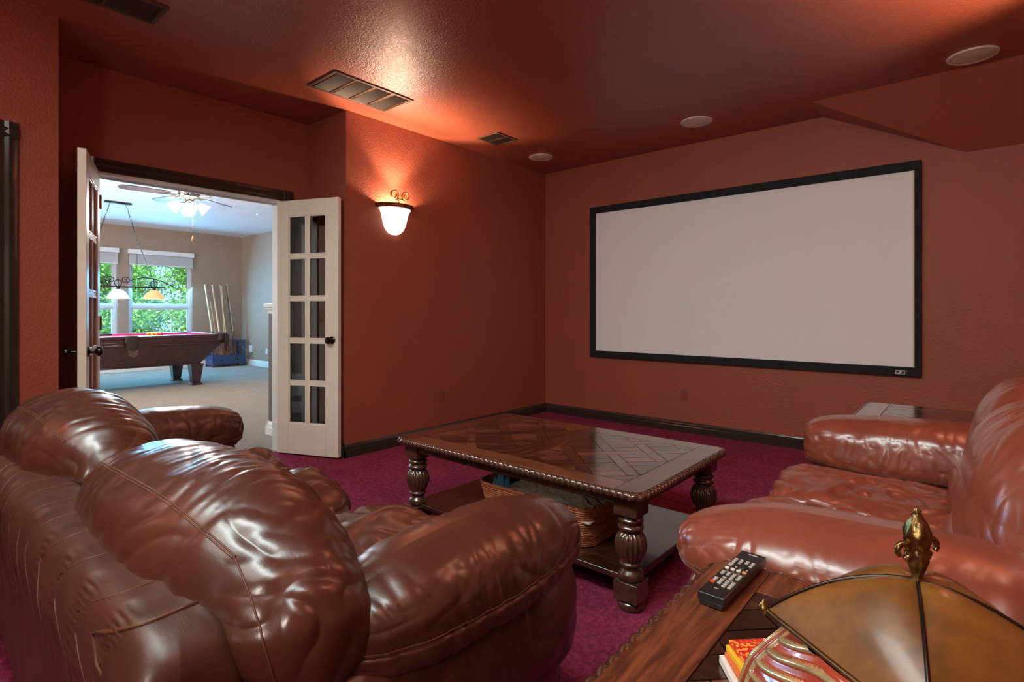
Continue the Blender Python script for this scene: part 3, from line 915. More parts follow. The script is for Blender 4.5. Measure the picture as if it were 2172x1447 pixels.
def table(root, x0, x1, y0, y1, top, bw, panels, mid=None, k=1.0, zs=1.0, pitch=.19, sw=.055, shelf=True, rope_pitch=.030, border_mat=('wood_x', 'wood_y')):
    T = .028
    e = .012
    # carcass under the parquet
    MB().prism(rrect(x0 + e, x1 - e, y0 + e, y1 - e, .045), top - T, top - .0052).build('top_core', 'wood_edge', root, smooth=30)
    # border boards; the outer corners are rounded
    def board(poly, mat):
        MB().prism(poly, top - .0052, top).build('border_board', mat, root, smooth=0, bevel=.0012)
    X0, X1, Y0, Y1 = x0 + e, x1 - e, y0 + e, y1 - e
    g = .0008; r = .045
    def arc(cx, cy, a0, a1, n=6): return [(cx + r * math.cos(R(a0 + (a1 - a0) * i / n)), cy + r * math.sin(R(a0 + (a1 - a0) * i / n))) for i in range(n + 1)]
    board([(X0 + bw + g, Y0), (X1 - bw - g, Y0), (X1 - bw - g, Y0 + bw - g), (X0 + bw + g, Y0 + bw - g)], border_mat[0])
    board([(X0 + bw + g, Y1 - bw + g), (X1 - bw - g, Y1 - bw + g), (X1 - bw - g, Y1), (X0 + bw + g, Y1)], border_mat[0])
    board([(X1 - bw, Y0)] + arc(X1 - r, Y0 + r, -90, 0) + arc(X1 - r, Y1 - r, 0, 90) + [(X1 - bw, Y1)], border_mat[1])
    board([(X0 + bw, Y1)] + arc(X0 + r, Y1 - r, 90, 180) + arc(X0 + r, Y0 + r, 180, 270) + [(X0 + bw, Y0)], border_mat[1])
    xs = [X0 + bw, X1 - bw]
    if mid:
        cx = (x0 + x1) / 2
        board([(cx - mid / 2, Y0 + bw + g), (cx + mid / 2, Y0 + bw + g), (cx + mid / 2, Y1 - bw - g), (cx - mid / 2, Y1 - bw - g)], border_mat[1])
        P = [(xs[0], cx - mid / 2), (cx + mid / 2, xs[1])]
    else:
        P = [(xs[0], xs[1])]
    for a, b in P:
        parquet(a + .001, b - .001, Y0 + bw + .001, Y1 - bw - .001, top - .0004, root, pitch, sw)
    rope(x0 + e, x1 - e, y0 + e, y1 - e, .045, top - .017, .0165, rope_pitch, root)
    # apron
    ai = .052
    az0 = top - .074
    m = MB()
    m.box(x0 + ai, x1 - ai, y0 + ai, y0 + ai + .022, az0, top - T).box(x0 + ai, x1 - ai, y1 - ai - .022, y1 - ai, az0, top - T)
    m.box(x0 + ai, x0 + ai + .022, y0 + ai + .022, y1 - ai - .022, az0, top - T).box(x1 - ai - .022, x1 - ai, y0 + ai + .022, y1 - ai - .022, az0, top - T)
    m.box(x0 + ai - .006, x1 - ai + .006, y0 + ai - .006, y0 + ai + .024, az0, az0 + .010).box(x0 + ai - .006, x1 - ai + .006, y1 - ai - .024, y1 - ai + .006, az0, az0 + .010)
    m.box(x0 + ai - .006, x0 + ai + .024, y0 + ai + .024, y1 - ai - .024, az0, az0 + .010).box(x1 - ai - .024, x1 - ai + .006, y0 + ai + .024, y1 - ai - .024, az0, az0 + .010)
    m.build('apron', 'wood_edge', root, bevel=.0025)
    li = .088 * (.5 + .5 * k)
    for lx in (x0 + li, x1 - li):
        for ly in (y0 + li, y1 - li):
            leg(lx, ly, top - T - .001, root, k, zs)
    if shelf:
        sz = .100 * zs
        a = li - .02
        MB().box(x0 + a, x1 - a, y0 + a, y1 - a, sz, sz + .026).build('shelf', 'wood_x', root, bevel=.006, bseg=3)

CT = (-2.375, -.925, 1.815, 2.735)
t = thing('coffee_table', 'large dark carved coffee table with rope edge and diamond parquet top', 'table', ((CT[0] + CT[1]) / 2, (CT[2] + CT[3]) / 2, 0))
table(t, *CT, .475, .105, None, mid=.12)
t = thing('end_table', 'dark rope-edged end table at the bottom of the photo, with the remote on it', 'table', (-.08, .84, 0), 'parquet end tables')
table(t, -.425, .33, .44, 1.19, .62, .100, None, k=1.0, zs=.62 / .475, pitch=.17, sw=.055, border_mat=('wood_end_y', 'wood_end_y'), rope_pitch=.034)
t = thing('end_table', 'parquet end table behind the far arm of the loveseat, by the screen wall', 'table', (-.10, 3.48, 0), 'parquet end tables')
table(t, -.475, .27, 3.13, 3.79, .62, .100, None, k=1.0, zs=.62 / .475, pitch=.20, sw=.05)

# ---- basket with blanket on the lower shelf
bz = .127
t = thing('wicker_basket', 'reddish woven rattan basket on the lower shelf of the coffee table', 'basket', (-1.565, 2.15, bz))
bx0, bx1, by0, by1 = -1.895, -1.225, 1.945, 2.36
fl_ = .035
rz_ = .305
def bring(z, o=0):
    f = (z - bz) / (rz_ - bz)
    d = fl_ * (1 - f) - o
    return rrect(bx0 + d, bx1 - d, by0 + d, by1 - d, .075, 6)
rows = 18
c_ = Vector(((bx0 + bx1) / 2, (by0 + by1) / 2, 0))
for i in range(rows):
    z = bz + .006 + (rz_ - bz - .012) * i / (rows - 1)
    pts, L = resample(bring(z, .002), .0042)
    n_ = len(pts); tn = round(L / .024) * (1 if True else -1)
    f_ = lambda q, th, n_=n_, tn=tn, i=i: .80 + .34 * abs(math.cos(.5 * (2 * PI * tn * q / n_ + th * 2.0 + i * 1.3))) ** .8
    MB().tube([(p.x, p.y, z) for p in pts], .0058, 9, closed=True, rf=f_).build('woven_coil', 'wicker', t, smooth=70)
vs = [(p[0], p[1], z) for z in (bz + .003, rz_ - .004) for p in bring(z, -.0045)]
q_ = len(bring(bz))
MB().add(vs, [(i, (i + 1) % q_, q_ + (i + 1) % q_, q_ + i) for i in range(q_)]).build('inner_lining', 'wicker', t, smooth=40)
MB().prism(bring(bz), bz + .0005, bz + .008).build('basket_base', 'wicker', t, smooth=0)
m = MB()
for ph in (0, PI * .66, PI * 1.33):
    pts, L = resample(bring(rz_, 0), .006)
    n_ = len(pts); tn = round(L / .030)
    c_ = Vector(((bx0 + bx1) / 2, (by0 + by1) / 2, 0))
    m.tube([(p.x + (p - c_).normalized().x * .006 * math.cos(2 * PI * tn * i / n_ + ph), p.y + (p - c_).normalized().y * .006 * math.cos(2 * PI * tn * i / n_ + ph), rz_ - .002 + .006 * math.sin(2 * PI * tn * i / n_ + ph)) for i, p in enumerate(pts)], .0048, 7, closed=True)
m.build('braided_rim', 'wicker', t, smooth=60)
def blanket(name, label, cx, cy, wx, wy, z0, h, mat, seed, n=70, mats=None):
    xs = np.linspace(-1, 1, n); X_, Y_ = np.meshgrid(xs, xs, indexing='ij')
    Pn = np.stack([X_.ravel() * 1.5, Y_.ravel() * 1.1, np.full(n * n, seed)], 1)
    hh = pn(Pn * 1.4) * .35 + folds(Pn, (.8, 2.4, 1), seed=seed) * -.40 + pn(Pn * 18) * .03
    dome = np.clip(1 - (np.abs(X_.ravel()) ** 3.5 + np.abs(Y_.ravel()) ** 3.5), -.2, 1)
    Z = z0 + h * (np.clip(dome, -.2, 1) ** 1) * .8 + h * hh * np.clip(dome + .2, 0, 1)
    Z = np.maximum(Z, z0 - .1)
    vs = [(cx + X_.ravel()[i] * wx, cy + Y_.ravel()[i] * wy, Z[i]) for i in range(n * n)]
    fs = [(i * n + j, (i + 1) * n + j, (i + 1) * n + j + 1, i * n + j + 1) for i in range(n - 1) for j in range(n - 1)]
    o = MB().add(vs, fs).build(name, mat, None, smooth=80)
    s_ = o.modifiers.new('thick', 'SOLIDIFY'); s_.thickness = .006; s_.offset = -1
    return tag(o, label, 'blanket')
blanket('throw_blanket', 'tan fleece throw bundled in the rattan basket', -1.50, 2.12, .265, .165, .272, .130, 'fleece', 3.3)
blanket('throw_blanket', 'grey-green fleece throw draped along the front of the rattan basket', -1.53, 1.995, .20, .024, .282, .045, 'fleece_grey', 8.1, 50)
blanket('throw_blanket', 'small turquoise fleece blanket tucked in the left end of the basket', -1.775, 2.02, .055, .05, .27, .105, 'fleece_blue', 5.2, 30)

# ---- remote control on the end table
t = thing('remote_control', 'black remote control with many grey keys lying on the near end table', 'remote', (-.352, 1.075, .62))
rx, ry, rz2 = -.352, 1.075, .622
ang = R(-2)
L2, W2, H2 = .112, .0245, .022
ca, sa = math.cos(ang), math.sin(ang)
def rp(a, b): return (rx + a * ca - b * sa, ry + a * sa + b * ca)   # a across, b along
def rbox(a0, a1, b0, b1, z0, z1): return MB().prism([rp(a0, b0), rp(a1, b0), rp(a1, b1), rp(a0, b1)], z0, z1)
m = MB(); m.prism([rp(-W2 + .003, -L2), rp(W2 - .003, -L2), rp(W2 - .003, L2), rp(-W2 + .003, L2)], rz2, rz2 + .010)
m.prism([rp(-W2, -L2), rp(W2, -L2), rp(W2, L2), rp(-W2, L2)], rz2 + .008, rz2 + H2)
m.build('case', 'black_plastic', t, bevel=.0022, bseg=3)
zt = rz2 + H2
def key(a, b, w_, h_, mat, name='key', hgt=.0022):
    pts = [rp(a + w_ * math.cos(u) * (abs(math.cos(u)) ** -.35 if abs(math.cos(u)) > .05 else 1), b + h_ * math.sin(u) * (abs(math.sin(u)) ** -.35 if abs(math.sin(u)) > .05 else 1)) for u in [2 * PI * i / 12 + .13 for i in range(12)]]
    return MB().prism(pts, zt - .0005, zt + hgt).build(name, mat, t, bevel=.0006)
for a in (-.0165, -.0055, .0055, .0165):
    for b in (.060, .052): key(a, b, .0036, .0022, 'key_grey')
key(-.0165, .044, .0036, .0022, 'key_grey'); key(-.0055, .044, .003, .002, 'key_grey'); key(.0165, .042, .0036, .0022, 'key_grey')
key(-.0165, .030, .0042, .0085, 'key_grey', 'volume_key')
key(.006, .030, .0085, .0095, 'black_plastic', 'navigation_pad', .003)
for q, b in ((-.0045, .024), (.0165, .022), (.006, .0175), (.006, .031)): key(q, b, .0022, .0016, 'key_grey')
for a, mt in ((-.0165, 'key_white'), (-.0055, 'key_white'), (.0055, 'key_white'), (.0165, 'key_orange')): key(a, .009, .0042, .0036, mt, 'round_key', .0028)
for a in (-.0155, -.005, .0055, .016):
    key(a, -.012, .0036, .0022, 'key_grey'); key(a, -.019, .0036, .0022, 'key_grey')
for a, b in ((-.005, -.034), (.006, -.034), (.0055, -.027), (.016, -.027)): key(a, b, .0036, .0022, 'key_grey')
for a in (-.016, -.005, .006, .0165):
    for b in (-.046, -.053, -.061): 
        if a == -.016 and b == -.061: continue
        key(a, b, .0036, .0024, 'key_grey')
key(.006, -.069, .0036, .0022, 'key_grey'); key(.0165, -.069, .0036, .0022, 'key_grey')
key(-.0165, -.063, .0044, .0034, 'key_red', 'power_key', .0028)
for b in (-.004, -.0395): rbox(-.021, .021, b - .0004, b + .0004, zt - .0002, zt + .0003).build('groove_line', 'key_grey', t, smooth=0)
for i, w_ in enumerate((.0026, .0024, .0026, .0022, .0026, .0024)):
    rbox(-.006 + i * .0031, -.006 + i * .0031 + w_, .098, .1015, zt - .0002, zt + .0002).build('printed_mark', 'print_white', t, smooth=0)
rbox(-.006, .002, -.083, -.0815, zt - .0002, zt + .0002).build('printed_mark', 'print_white', t, smooth=0)

# ---- small stack of cards under the lidded jar
def block(name, label, x0, x1, y0, y1, z0, z1, mat, rot=0):
    c = Vector(((x0 + x1) / 2, (y0 + y1) / 2, 0)); hx, hy = (x1 - x0) / 2, (y1 - y0) / 2
    P = [(c.x + a * hx * math.cos(rot) - b * hy * math.sin(rot), c.y + a * hx * math.sin(rot) + b * hy * math.cos(rot)) for a, b in ((-1, -1), (1, -1), (1, 1), (-1, 1))]
    return tag(MB().prism(P, z0, z1).build(name, mat, None, bevel=.001), label, 'book')
zt = .6205
block('booklet', 'white-edged orange booklet, lowest of the little stack beside the jar', -.268, -.165, .755, .865, zt, zt + .012, 'white_card', R(38))
block('booklet', 'orange booklet with thin pages, second from the bottom beside the jar', -.262, -.160, .760, .865, zt + .0122, zt + .019, 'orange_card', R(38))
block('booklet', 'yellow booklet in the middle of the little stack beside the jar', -.262, -.165, .772, .872, zt + .0192, zt + .028, 'yellow_card', R(42))
block('booklet', 'red and yellow patterned booklet on top of the stack beside the jar', -.258, -.162, .776, .876, zt + .0282, zt + .036, 'red_cover', R(44))

# ---- lidded jar with pyramid lid and fleur-de-lis finial
jx, jy = -.040, .630
JR = R(85.4)     # one corner of the square points at the camera
t = thing('lidded_jar', 'square striped jar with amber pyramid lid and old gold finial', 'jar', (jx, jy, .62))
def corner(k, r, z):
    a = math.atan2(-jy, -jx) + k * PI / 2 + R(4)
    return Vector((jx + r * math.cos(a), jy + r * math.sin(a), z))
RZ, AZ, CR = .832, .896, .128
def side_pt(k, u, r, z, bow=.0):
    a, b = corner(k, r, z), corner(k + 1, r, z)
    p = a.lerp(b, u)
    c = Vector((jx, jy, z)); d = (p - c)
    return p + d.normalized() * bow * (1 - (2 * u - 1) ** 2) if d.length > 1e-6 else p
# lid: four curved panels
for k in range(4):
    n_ = 18; vs = []; fs = []
    for i in range(n_ + 1):
        f = i / n_
        r_ = CR * (1 - f) ** 1.0
        z = RZ + (AZ - RZ) * (1 - (1 - f) ** 1.9) * 1.0
        for j in range(n_ + 1):
            u = j / n_
            p = side_pt(k, u, max(r_, .004), z)
            puff = .012 * math.sin(PI * u) * math.sin(PI * min(f * 1.02, 1)) ** .8
            p.z += puff
            vs.append(p)
    for i in range(n_):
        for j in range(n_):
            a = i * (n_ + 1) + j
            fs.append((a, a + 1, a + n_ + 2, a + n_ + 1))
    MB().add(vs, fs).build('lid_panel', 'amber', t, smooth=80)
    # rib between two panels, and rim
    pth = [corner(k, max(CR * (1 - i / 16), .004), RZ + (AZ - RZ) * (1 - (1 - i / 16) ** 1.9) + .001) for i in range(17)]
    MB().tube(pth, .0018, 8).build('lid_rib', 'dark_bronze', t, smooth=70)
    MB().tube([side_pt(k, j / 12, CR + .001, RZ - .001) for j in range(13)], .0028, 8).build('lid_rim', 'bronze', t, smooth=70)
    cc = corner(k, CR + .003, RZ)
    MB().lathe([(0, -.007), (.005, -.004), (.006, 0), (.0045, .004), (.002, .008), (0, .010)], tuple(cc), 12).build('corner_bead', 'old_gold', t, smooth=70)
# body: bulging square vase, wavy relief ribs
def body_r(z):
    f = (z - .622) / (RZ - .622)
    return .075 + .082 * math.sin(PI * (.18 + .66 * f)) ** 1.2 - .012 * max(0, f - .75) / .25
for k in range(4):
    nz, nu = 170, 120; vs = []; fs = []; vg = []
    for i in range(nz + 1):
        z = .622 + (RZ - .004 - .622) * i / nz
        for j in range(nu + 1):
            u = j / nu
            rr = body_r(z)
            p = side_pt(k, u, rr, z, .022)
            # wave ribs: chevron-bent stripes falling away from the corners
            q = abs(u - .5) * 2
            ph = (z - .62) * 430 + 3.0 * math.sin(u * 9) + 8.0 * q ** 2.5
            rel = max(0, math.sin(ph)) ** .7 * (1 if q < .8 else 0)
            if q >= .8: rel = max(0, math.sin(u * 85)) ** .7 * .8
            d = (p - Vector((jx, jy, z))).normalized()
            vs.append(p + d * rel * .0034); vg.append(rel)
    for i in range(nz):
        for j in range(nu):
            a = i * (nu + 1) + j
            fs.append((a, a + 1, a + nu + 2, a + nu + 1))
    o = MB().add(vs, fs).build('body_panel', 'jar_red', t, smooth=80)
    o.data.materials.append(M['jar_gold'])
    mi = [1 if (vg[f[0]] + vg[f[1]] + vg[f[2]] + vg[f[3]]) / 4 > .30 else 0 for f in fs]
    o.data.polygons.foreach_set('material_index', mi)
MB().lathe([(.07, .6205), (.085, .6205), (.085, .626), (.07, .630)], (jx, jy, 0), 32).build('foot', 'old_gold', t)
# finial
fx, fy = jx, jy
fb = AZ - .004
prof = [(.006, 0), (.010, .004), (.008, .010), (.006, .016), (.009, .030), (.013, .045), (.015, .056), (.012, .064), (.0135, .070), (.0165, .082), (.0155, .096), (.011, .112), (.006, .124), (.0045, .128), (.005, .131), (.002, .136), (0, .137)]
rope_f = lambda th, j, z: 1 + .13 * math.cos(6 * th + z * 520)
FD = Vector((R and math.cos(R(40.4)), math.sin(R(40.4)), 0))    # the leaves spread to either side
MB().lathe([(r_ * .66, z_ * .53 + fb) for r_, z_ in prof], (fx, fy, 0), 48, flute=rope_f).build('finial', 'old_gold', t, smooth=60)
for s in (-1, 1):
    pth = []
    for i in range(26):
        a = R(-70) + i / 25 * R(300)
        rr = .0068 * (1 - .35 * i / 25)
        off = .0135 - rr * math.cos(a + 0) * 1.0
        if s < 0: dz = 0
        else: dz = .005
        pth.append(Vector((fx, fy, fb + .032 + dz + rr * math.sin(a) * 1.25)) + FD * s * off)
    MB().tube(pth, lambda i: .0036 - .0013 * i / 25, 10).build('scroll_leaf', 'old_gold', t, smooth=70)
# ================================================================== LOVESEATS
def linseam(c, f0, f1, fixed, n=60):
    """straight path over the cube surface; fixed: function s in [0,1] -> U"""
    return [fixed(f0 + (f1 - f0) * i / n) for i in range(n + 1)]

# ---------- loveseat seen from behind (faces the screen)
sofa = thing('loveseat', 'glossy brown leather loveseat seen from behind, facing the projection screen', 'sofa', (-1.77, .68, 0), 'leather loveseats')
LM = 'leather'
# base and body
def body(c, h, **k):
    kk = dict(e1=6, e2=7, ax=0, sub=34); kk.update(k)
    return Cushion(c, h, **kk)
body((-1.77, .70, .19), (.93, .42, .165), e1=8, e2=8).build('seat_base', LM, sofa)
def bk_def(P, S):
    P = P.copy()
    f = (S[:, 2] + 1) / 2
    P[:, 1] += -.035 * f + .0      # leans back
    P[:, 1] -= .018 * gs(f - .88, .16)
    return P
def bk_disp(P, S):
    d = -.006 * sum(gs(P[:, 0] - x, .006) for x in BKX) * np.clip(S[:, 2] * 2, 0, 1)
    d += .006 * pn(P * 6) + .003 * folds(P, (3, 9, 9), seed=2.0)
    return d
BKX = [-.88 + .155 * i for i in range(12)]
bk = Cushion((-1.785, .335, .385), (.965, .085, .322), e1=4.2, e2=14, ax=0, deform=bk_def, disp=bk_disp, sub=110)
bo = bk.build('back_frame', 'leather_back', sofa)
for x in BKX:      # short stitched darts over the top rail
    u = x / .965
    pth = []
    for i in range(31):
        a = -1 + 2 * i / 30
        if a < -.35: pth.append((u, -1, 1 + (a + .35) * 1.0))
        elif a > .5: pass
        else: pth.append((u, -1 + (a + .35) / .85 * 1.7, 1))
    bk.seam([(math.atan(math.tan(p[0] * PI / 4)) / (PI / 4), p[1], p[2]) for p in pth], bo, r=.0012, off=.0004)
# welt round the end panel of the back frame
bk.seam(ring(0, .955, 160), bo, r=.003, off=.001)
# arms: lower roll and pad
def arm(parent, c, h, ax, mat, seed, out, tilt=0, e2=4.2, label=None, pinch=1.0, sub=110, zs=0.0):
    """a stuffed arm pad; ax 1: runs along y; out: side (+1/-1) facing outwards"""
    o_ = [i for i in range(2) if i != ax][0]
    def df(P, S):
        P = P.copy()
        s = S[:, ax]
        P[:, 2] += .030 * (1 - s ** 2) * np.clip(S[:, 2], 0, 1) - .012 * s * 0
        P[:, o_] *= 1 + .10 * np.cos(s * 2.4)
        P[:, 2] -= .020 * np.clip(S[:, o_] * out, 0, 1)
        return P
    def dp(P, S):
        sc = [3, 3, 3]; sc[o_] = 4.0; sc[ax] = 24
        side = np.clip(-.1 + np.abs(S[:, o_]) * 1.1, 0, 1)
        d = -.0050 * folds(P, sc, .5, seed) * side * pinch
        sc2 = [9, 9, 9]; sc2[ax] = 3.5
        d += -.004 * folds(P, sc2, .6, seed + 4) * np.clip(1.2 - np.abs(S[:, 2]), 0, 1) * pinch
        ends = np.clip((np.abs(S[:, ax]) - .55) / .4, 0, 1)
        sc3 = [22, 22, 22]; sc3[ax] = 2
        d += -.005 * folds(P, sc3, .4, seed + 9) * ends
        d += .006 * pn(P * 5.5 + seed)
        # groove along the welt
        d += -.006 * gs(S[:, 2] - zs + .02, .05)
        return d
    return Cushion(c, h, e1=2.7, e2=e2, ax=ax, deform=df, disp=dp, sub=sub)
def welt(cu, ax, o_, out, parent, z=.0):
    """double stitch line running round the pad just under its middle"""
    for dz in (0, .045):
        pts = []
        n_ = 240
        for i in range(n_):
            t_ = 4.0 * i / n_; k_ = int(t_) % 4; f = (t_ - int(t_)) * 2 - 1
            a, b = [(f, -1), (1, f), (-f, 1), (-1, -f)][k_]
            c_ = [0, 0, 0]; c_[0] = a; c_[1] = b; c_[2] = z + dz
            pts.append(c_)
        pts.append(pts[0])
        cu.seam(pts, parent, r=.0017, off=.0006)
def armset(parent, cx, cy, axis, mat, out, seed, length=.37, w=.125, zc=.615, hz=.088, drop=1, zs=0.0, **k):
    """pad, side roll, front panel"""
    h = [0, 0, hz]; h[axis] = length; h[1 - axis] = w
    pad = arm(parent, (cx, cy, zc), h, axis, mat, seed, out, zs=zs, **k)
    po = pad.build('arm_pad', mat, parent)
    welt(pad, axis, 1 - axis, out, po, z=zs)
    return pad, po
pad, po = armset(sofa, -.835, .84, 1, LM, 1, 1.5, length=.355, w=.122, zc=.590, hz=.085, e2=3.6)
def roll_disp(P, S): return -.006 * folds(P, (8, 8, 8), .5, 4.0) + .006 * pn(P * 6)
Cushion((-.835, .79, .42), (.115, .375, .155), e1=2.6, e2=4.5, ax=1, disp=roll_disp, sub=60).build('arm_roll', LM, sofa)
Cushion((-.86, .70, .19), (.085, .44, .19), e1=5, e2=7, ax=1, disp=roll_disp, sub=50).build('arm_base', LM, sofa)
pad2, po2 = armset(sofa, -2.765, .775, 1, LM, -1, 7.5, length=.40, w=.145, zc=.585, hz=.105, zs=-.6)
Cushion((-2.78, .76, .40), (.125, .39, .17), e1=2.6, e2=4.5, ax=1, disp=roll_disp, sub=50).build('arm_roll', LM, sofa)
Cushion((-2.74, .70, .19), (.10, .44, .19), e1=5, e2=7, ax=1, disp=roll_disp, sub=40).build('arm_base', LM, sofa)

# back cushions
def back_cushion(parent, c, h, seed, mat, rot, seamz=.1, lean=1, sub=120, ax=0, face=1, amp=1.0, dents=()):
    o_ = 1 - ax
    def df(P, S):
        P = P.copy(); s = S[:, ax]
        P[:, 2] += .030 * (1 - s ** 2) - .030
        P[:, o_] *= 1 + .08 * (1 - s ** 2)
        P[:, o_] += face * .04 * np.clip(-S[:, 2], 0, 1)      # fuller lower down on the front
        return P
    def dp(P, S):
        top = np.clip(.35 + S[:, 2], 0, 1) * np.clip(.5 + face * S[:, o_] * .8, 0, 1)
        sc = [20, 20, 20]; sc[o_] = 2.2; sc[ax] = 26; sc[2] = 3
        d = -.0060 * folds(P, sc, .45, seed) * top * amp
        sc2 = [7, 7, 7]; sc2[2] = 2.5; sc2[o_] = 3
        back = np.clip(.4 - face * S[:, o_], 0, 1)
        d += -.007 * folds(P, sc2, .6, seed + 5) * np.clip(.35 + back * .4, 0, 1) * amp
        ends = np.clip((np.abs(S[:, ax]) - .50) / .45, 0, 1)
        sc3 = [11, 11, 11]; sc3[ax] = 1.6
        d += -.006 * folds(P, sc3, .5, seed + 9) * ends * amp
        d += .009 * pn(P * 4.5 + seed) + .0010 * pn(P * 22 + seed)
        for (a, zz, wa, wz, k_) in dents:
            d += -k_ * gs(S[:, ax] - a, wa) * gs(S[:, 2] - zz, wz)
        return d
    return Cushion(c, h, e1=2.35, e2=2.7, ax=ax, rot=rot, deform=df, disp=dp, sub=sub)
def long_seam(cu, parent, ax, o_, side, z, lo=-1, hi=1, gap=.04, n_=110, wob=.03, two=True):
    for dz in ((0, gap) if two else (0,)):
        pts = []
        for i in range(n_):
            f = lo + (hi - lo) * i / (n_ - 1)
            c_ = [0, 0, 0]; c_[ax] = f; c_[o_] = side; c_[2] = z + dz + wob * math.sin(f * 4)
            pts.append(c_)
        cu.seam(pts, parent, r=.0017, off=.0006)
def top_seam(cu, parent, ax, o_, pos, lo=-1, hi=1, gap=.035, n_=110, wob=.02):
    for dz in (0, gap):
        pts = []
        for i in range(n_):
            f = lo + (hi - lo) * i / (n_ - 1)
            c_ = [0, 0, 0]; c_[ax] = f; c_[2] = 1; c_[o_] = pos + dz + wob * math.sin(f * 4)
            pts.append(c_)
        cu.seam(pts, parent, r=.0017, off=.0006)
bc1 = back_cushion(sofa, (-1.285, .460, .655), (.535, .172, .190), 2.2, LM, (R(12), 0, R(0)), dents=((.52, .1, .05, .6, .014), (.78, .25, .05, .45, .008)))
o1 = bc1.build('back_cushion', LM, sofa)
top_seam(bc1, o1, 0, 1, -.62, -.93, 1.0)
bc1.seam([(1, -.62 + .0 * i, 1 - 2 * i / 60) for i in range(61)], o1)
long_seam(bc1, o1, 0, 1, -1, -.72, -.2, 1.0, two=False)
bc2 = back_cushion(sofa, (-2.245, .44, .680), (.47, .17, .21), 6.4, LM, (R(16), 0, R(0)))
o2 = bc2.build('back_cushion', LM, sofa)
top_seam(bc2, o2, 0, 1, -.62)
# seats
def seat(parent, c, h, seed, mat, ax, front=1, humps=(), sub=90, amp=1.0):
    o_ = 1 - ax
    def df(P, S):
        P = P.copy(); up = np.clip(S[:, 2], 0, 1)
        for (a, w_, k_) in humps:
            P[:, 2] += k_ * gs(S[:, ax] - a, w_) * up * np.clip(.4 + front * S[:, o_], 0, 1.2)
        P[:, 2] += .02 * np.clip(front * S[:, o_] - .2, 0, 1) * up
        return P
    def dp(P, S):
        up = np.clip(S[:, 2] + .3, 0, 1)
        sc = [5.5, 5.5, 6]; sc[o_] = 2.6
        d = -.012 * folds(P, sc, .8, seed) * up * amp
        d += -.0018 * folds(P, (13, 13, 13), .6, seed + 3) * up * amp
        d += .012 * pn(P * 5 + seed)
        d += -.010 * gs(np.abs(S[:, ax]) - .93, .06) * up
        return d
    return Cushion(c, h, e1=4.0, e2=4.2, ax=ax, deform=df, disp=dp, sub=sub)
s1 = seat(sofa, (-1.30, .82, .37), (.405, .395, .105), 3.1, LM, 0, humps=((-.35, .5, .030), (.5, .4, .015)))
so = s1.build('seat_cushion', LM, sofa)
s2 = seat(sofa, (-2.165, .82, .37), (.465, .395, .108), 9.1, LM, 0, humps=((.35, .30, .050), (-.62, .28, .075), (-.10, .10, -.035)))
so = s2.build('seat_cushion', LM, sofa)
for x, hx in ((-1.30, .405), (-2.165, .465)):
    Cushion((x, 1.06, .22), (hx, .085, .165), e1=3.4, e2=6, ax=0, disp=roll_disp, sub=40).build('front_panel', LM, sofa)

# ---------- loveseat on the right (faces the camera's left)
LR = 'leather_lit'
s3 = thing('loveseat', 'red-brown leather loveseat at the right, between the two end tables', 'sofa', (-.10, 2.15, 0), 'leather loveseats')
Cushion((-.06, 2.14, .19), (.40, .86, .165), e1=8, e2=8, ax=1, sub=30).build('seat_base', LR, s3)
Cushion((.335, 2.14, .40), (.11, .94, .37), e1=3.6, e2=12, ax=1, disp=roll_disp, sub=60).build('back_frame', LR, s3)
pa, po = armset(s3, -.135, 1.385, 0, LR, -1, 3.7, length=.455, w=.160, zc=.565, hz=.098, e2=3.0, zs=-.25)
Cushion((-.13, 1.375, .38), (.43, .125, .17), e1=2.6, e2=5, ax=0, disp=roll_disp, sub=50).build('arm_roll', LR, s3)
ab = Cushion((-.14, 1.42, .20), (.425, .12, .20), e1=5, e2=8, ax=0, disp=roll_disp, sub=50)
abo = ab.build('arm_base', LR, s3)
ab.seam(ring(0, -.86, 120), abo, r=.002, off=.0006); ab.seam(ring(0, -.80, 120), abo, r=.002, off=.0006)
pa, po = armset(s3, -.145, 2.905, 0, LR, 1, 8.8, length=.465, w=.185, zc=.535, hz=.125, e2=6.0, zs=-.75)
Cushion((-.13, 2.92, .36), (.43, .13, .17), e1=2.6, e2=5, ax=0, disp=roll_disp, sub=40).build('arm_roll', LR, s3)
Cushion((-.14, 2.88, .20), (.425, .12, .20), e1=5, e2=8, ax=0, disp=roll_disp, sub=40).build('arm_base', LR, s3)
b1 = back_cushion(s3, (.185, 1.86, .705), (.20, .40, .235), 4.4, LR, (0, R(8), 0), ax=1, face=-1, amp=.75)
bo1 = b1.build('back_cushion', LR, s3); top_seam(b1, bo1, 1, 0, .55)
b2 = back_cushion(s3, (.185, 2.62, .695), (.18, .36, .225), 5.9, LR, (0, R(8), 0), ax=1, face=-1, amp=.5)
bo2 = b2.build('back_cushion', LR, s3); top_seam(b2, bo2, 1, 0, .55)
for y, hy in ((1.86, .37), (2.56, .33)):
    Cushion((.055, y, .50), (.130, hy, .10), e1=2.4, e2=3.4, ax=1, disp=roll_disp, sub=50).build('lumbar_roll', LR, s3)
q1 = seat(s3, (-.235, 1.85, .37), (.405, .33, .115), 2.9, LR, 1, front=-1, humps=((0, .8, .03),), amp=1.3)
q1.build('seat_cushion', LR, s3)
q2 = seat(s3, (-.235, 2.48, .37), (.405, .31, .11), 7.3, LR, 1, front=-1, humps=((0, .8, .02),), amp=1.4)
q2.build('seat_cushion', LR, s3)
for y, hy in ((1.85, .33), (2.48, .31)):
    Cushion((-.52, y, .21), (.085, hy, .165), e1=3.4, e2=6, ax=1, disp=roll_disp, sub=40).build('front_panel', LR, s3)
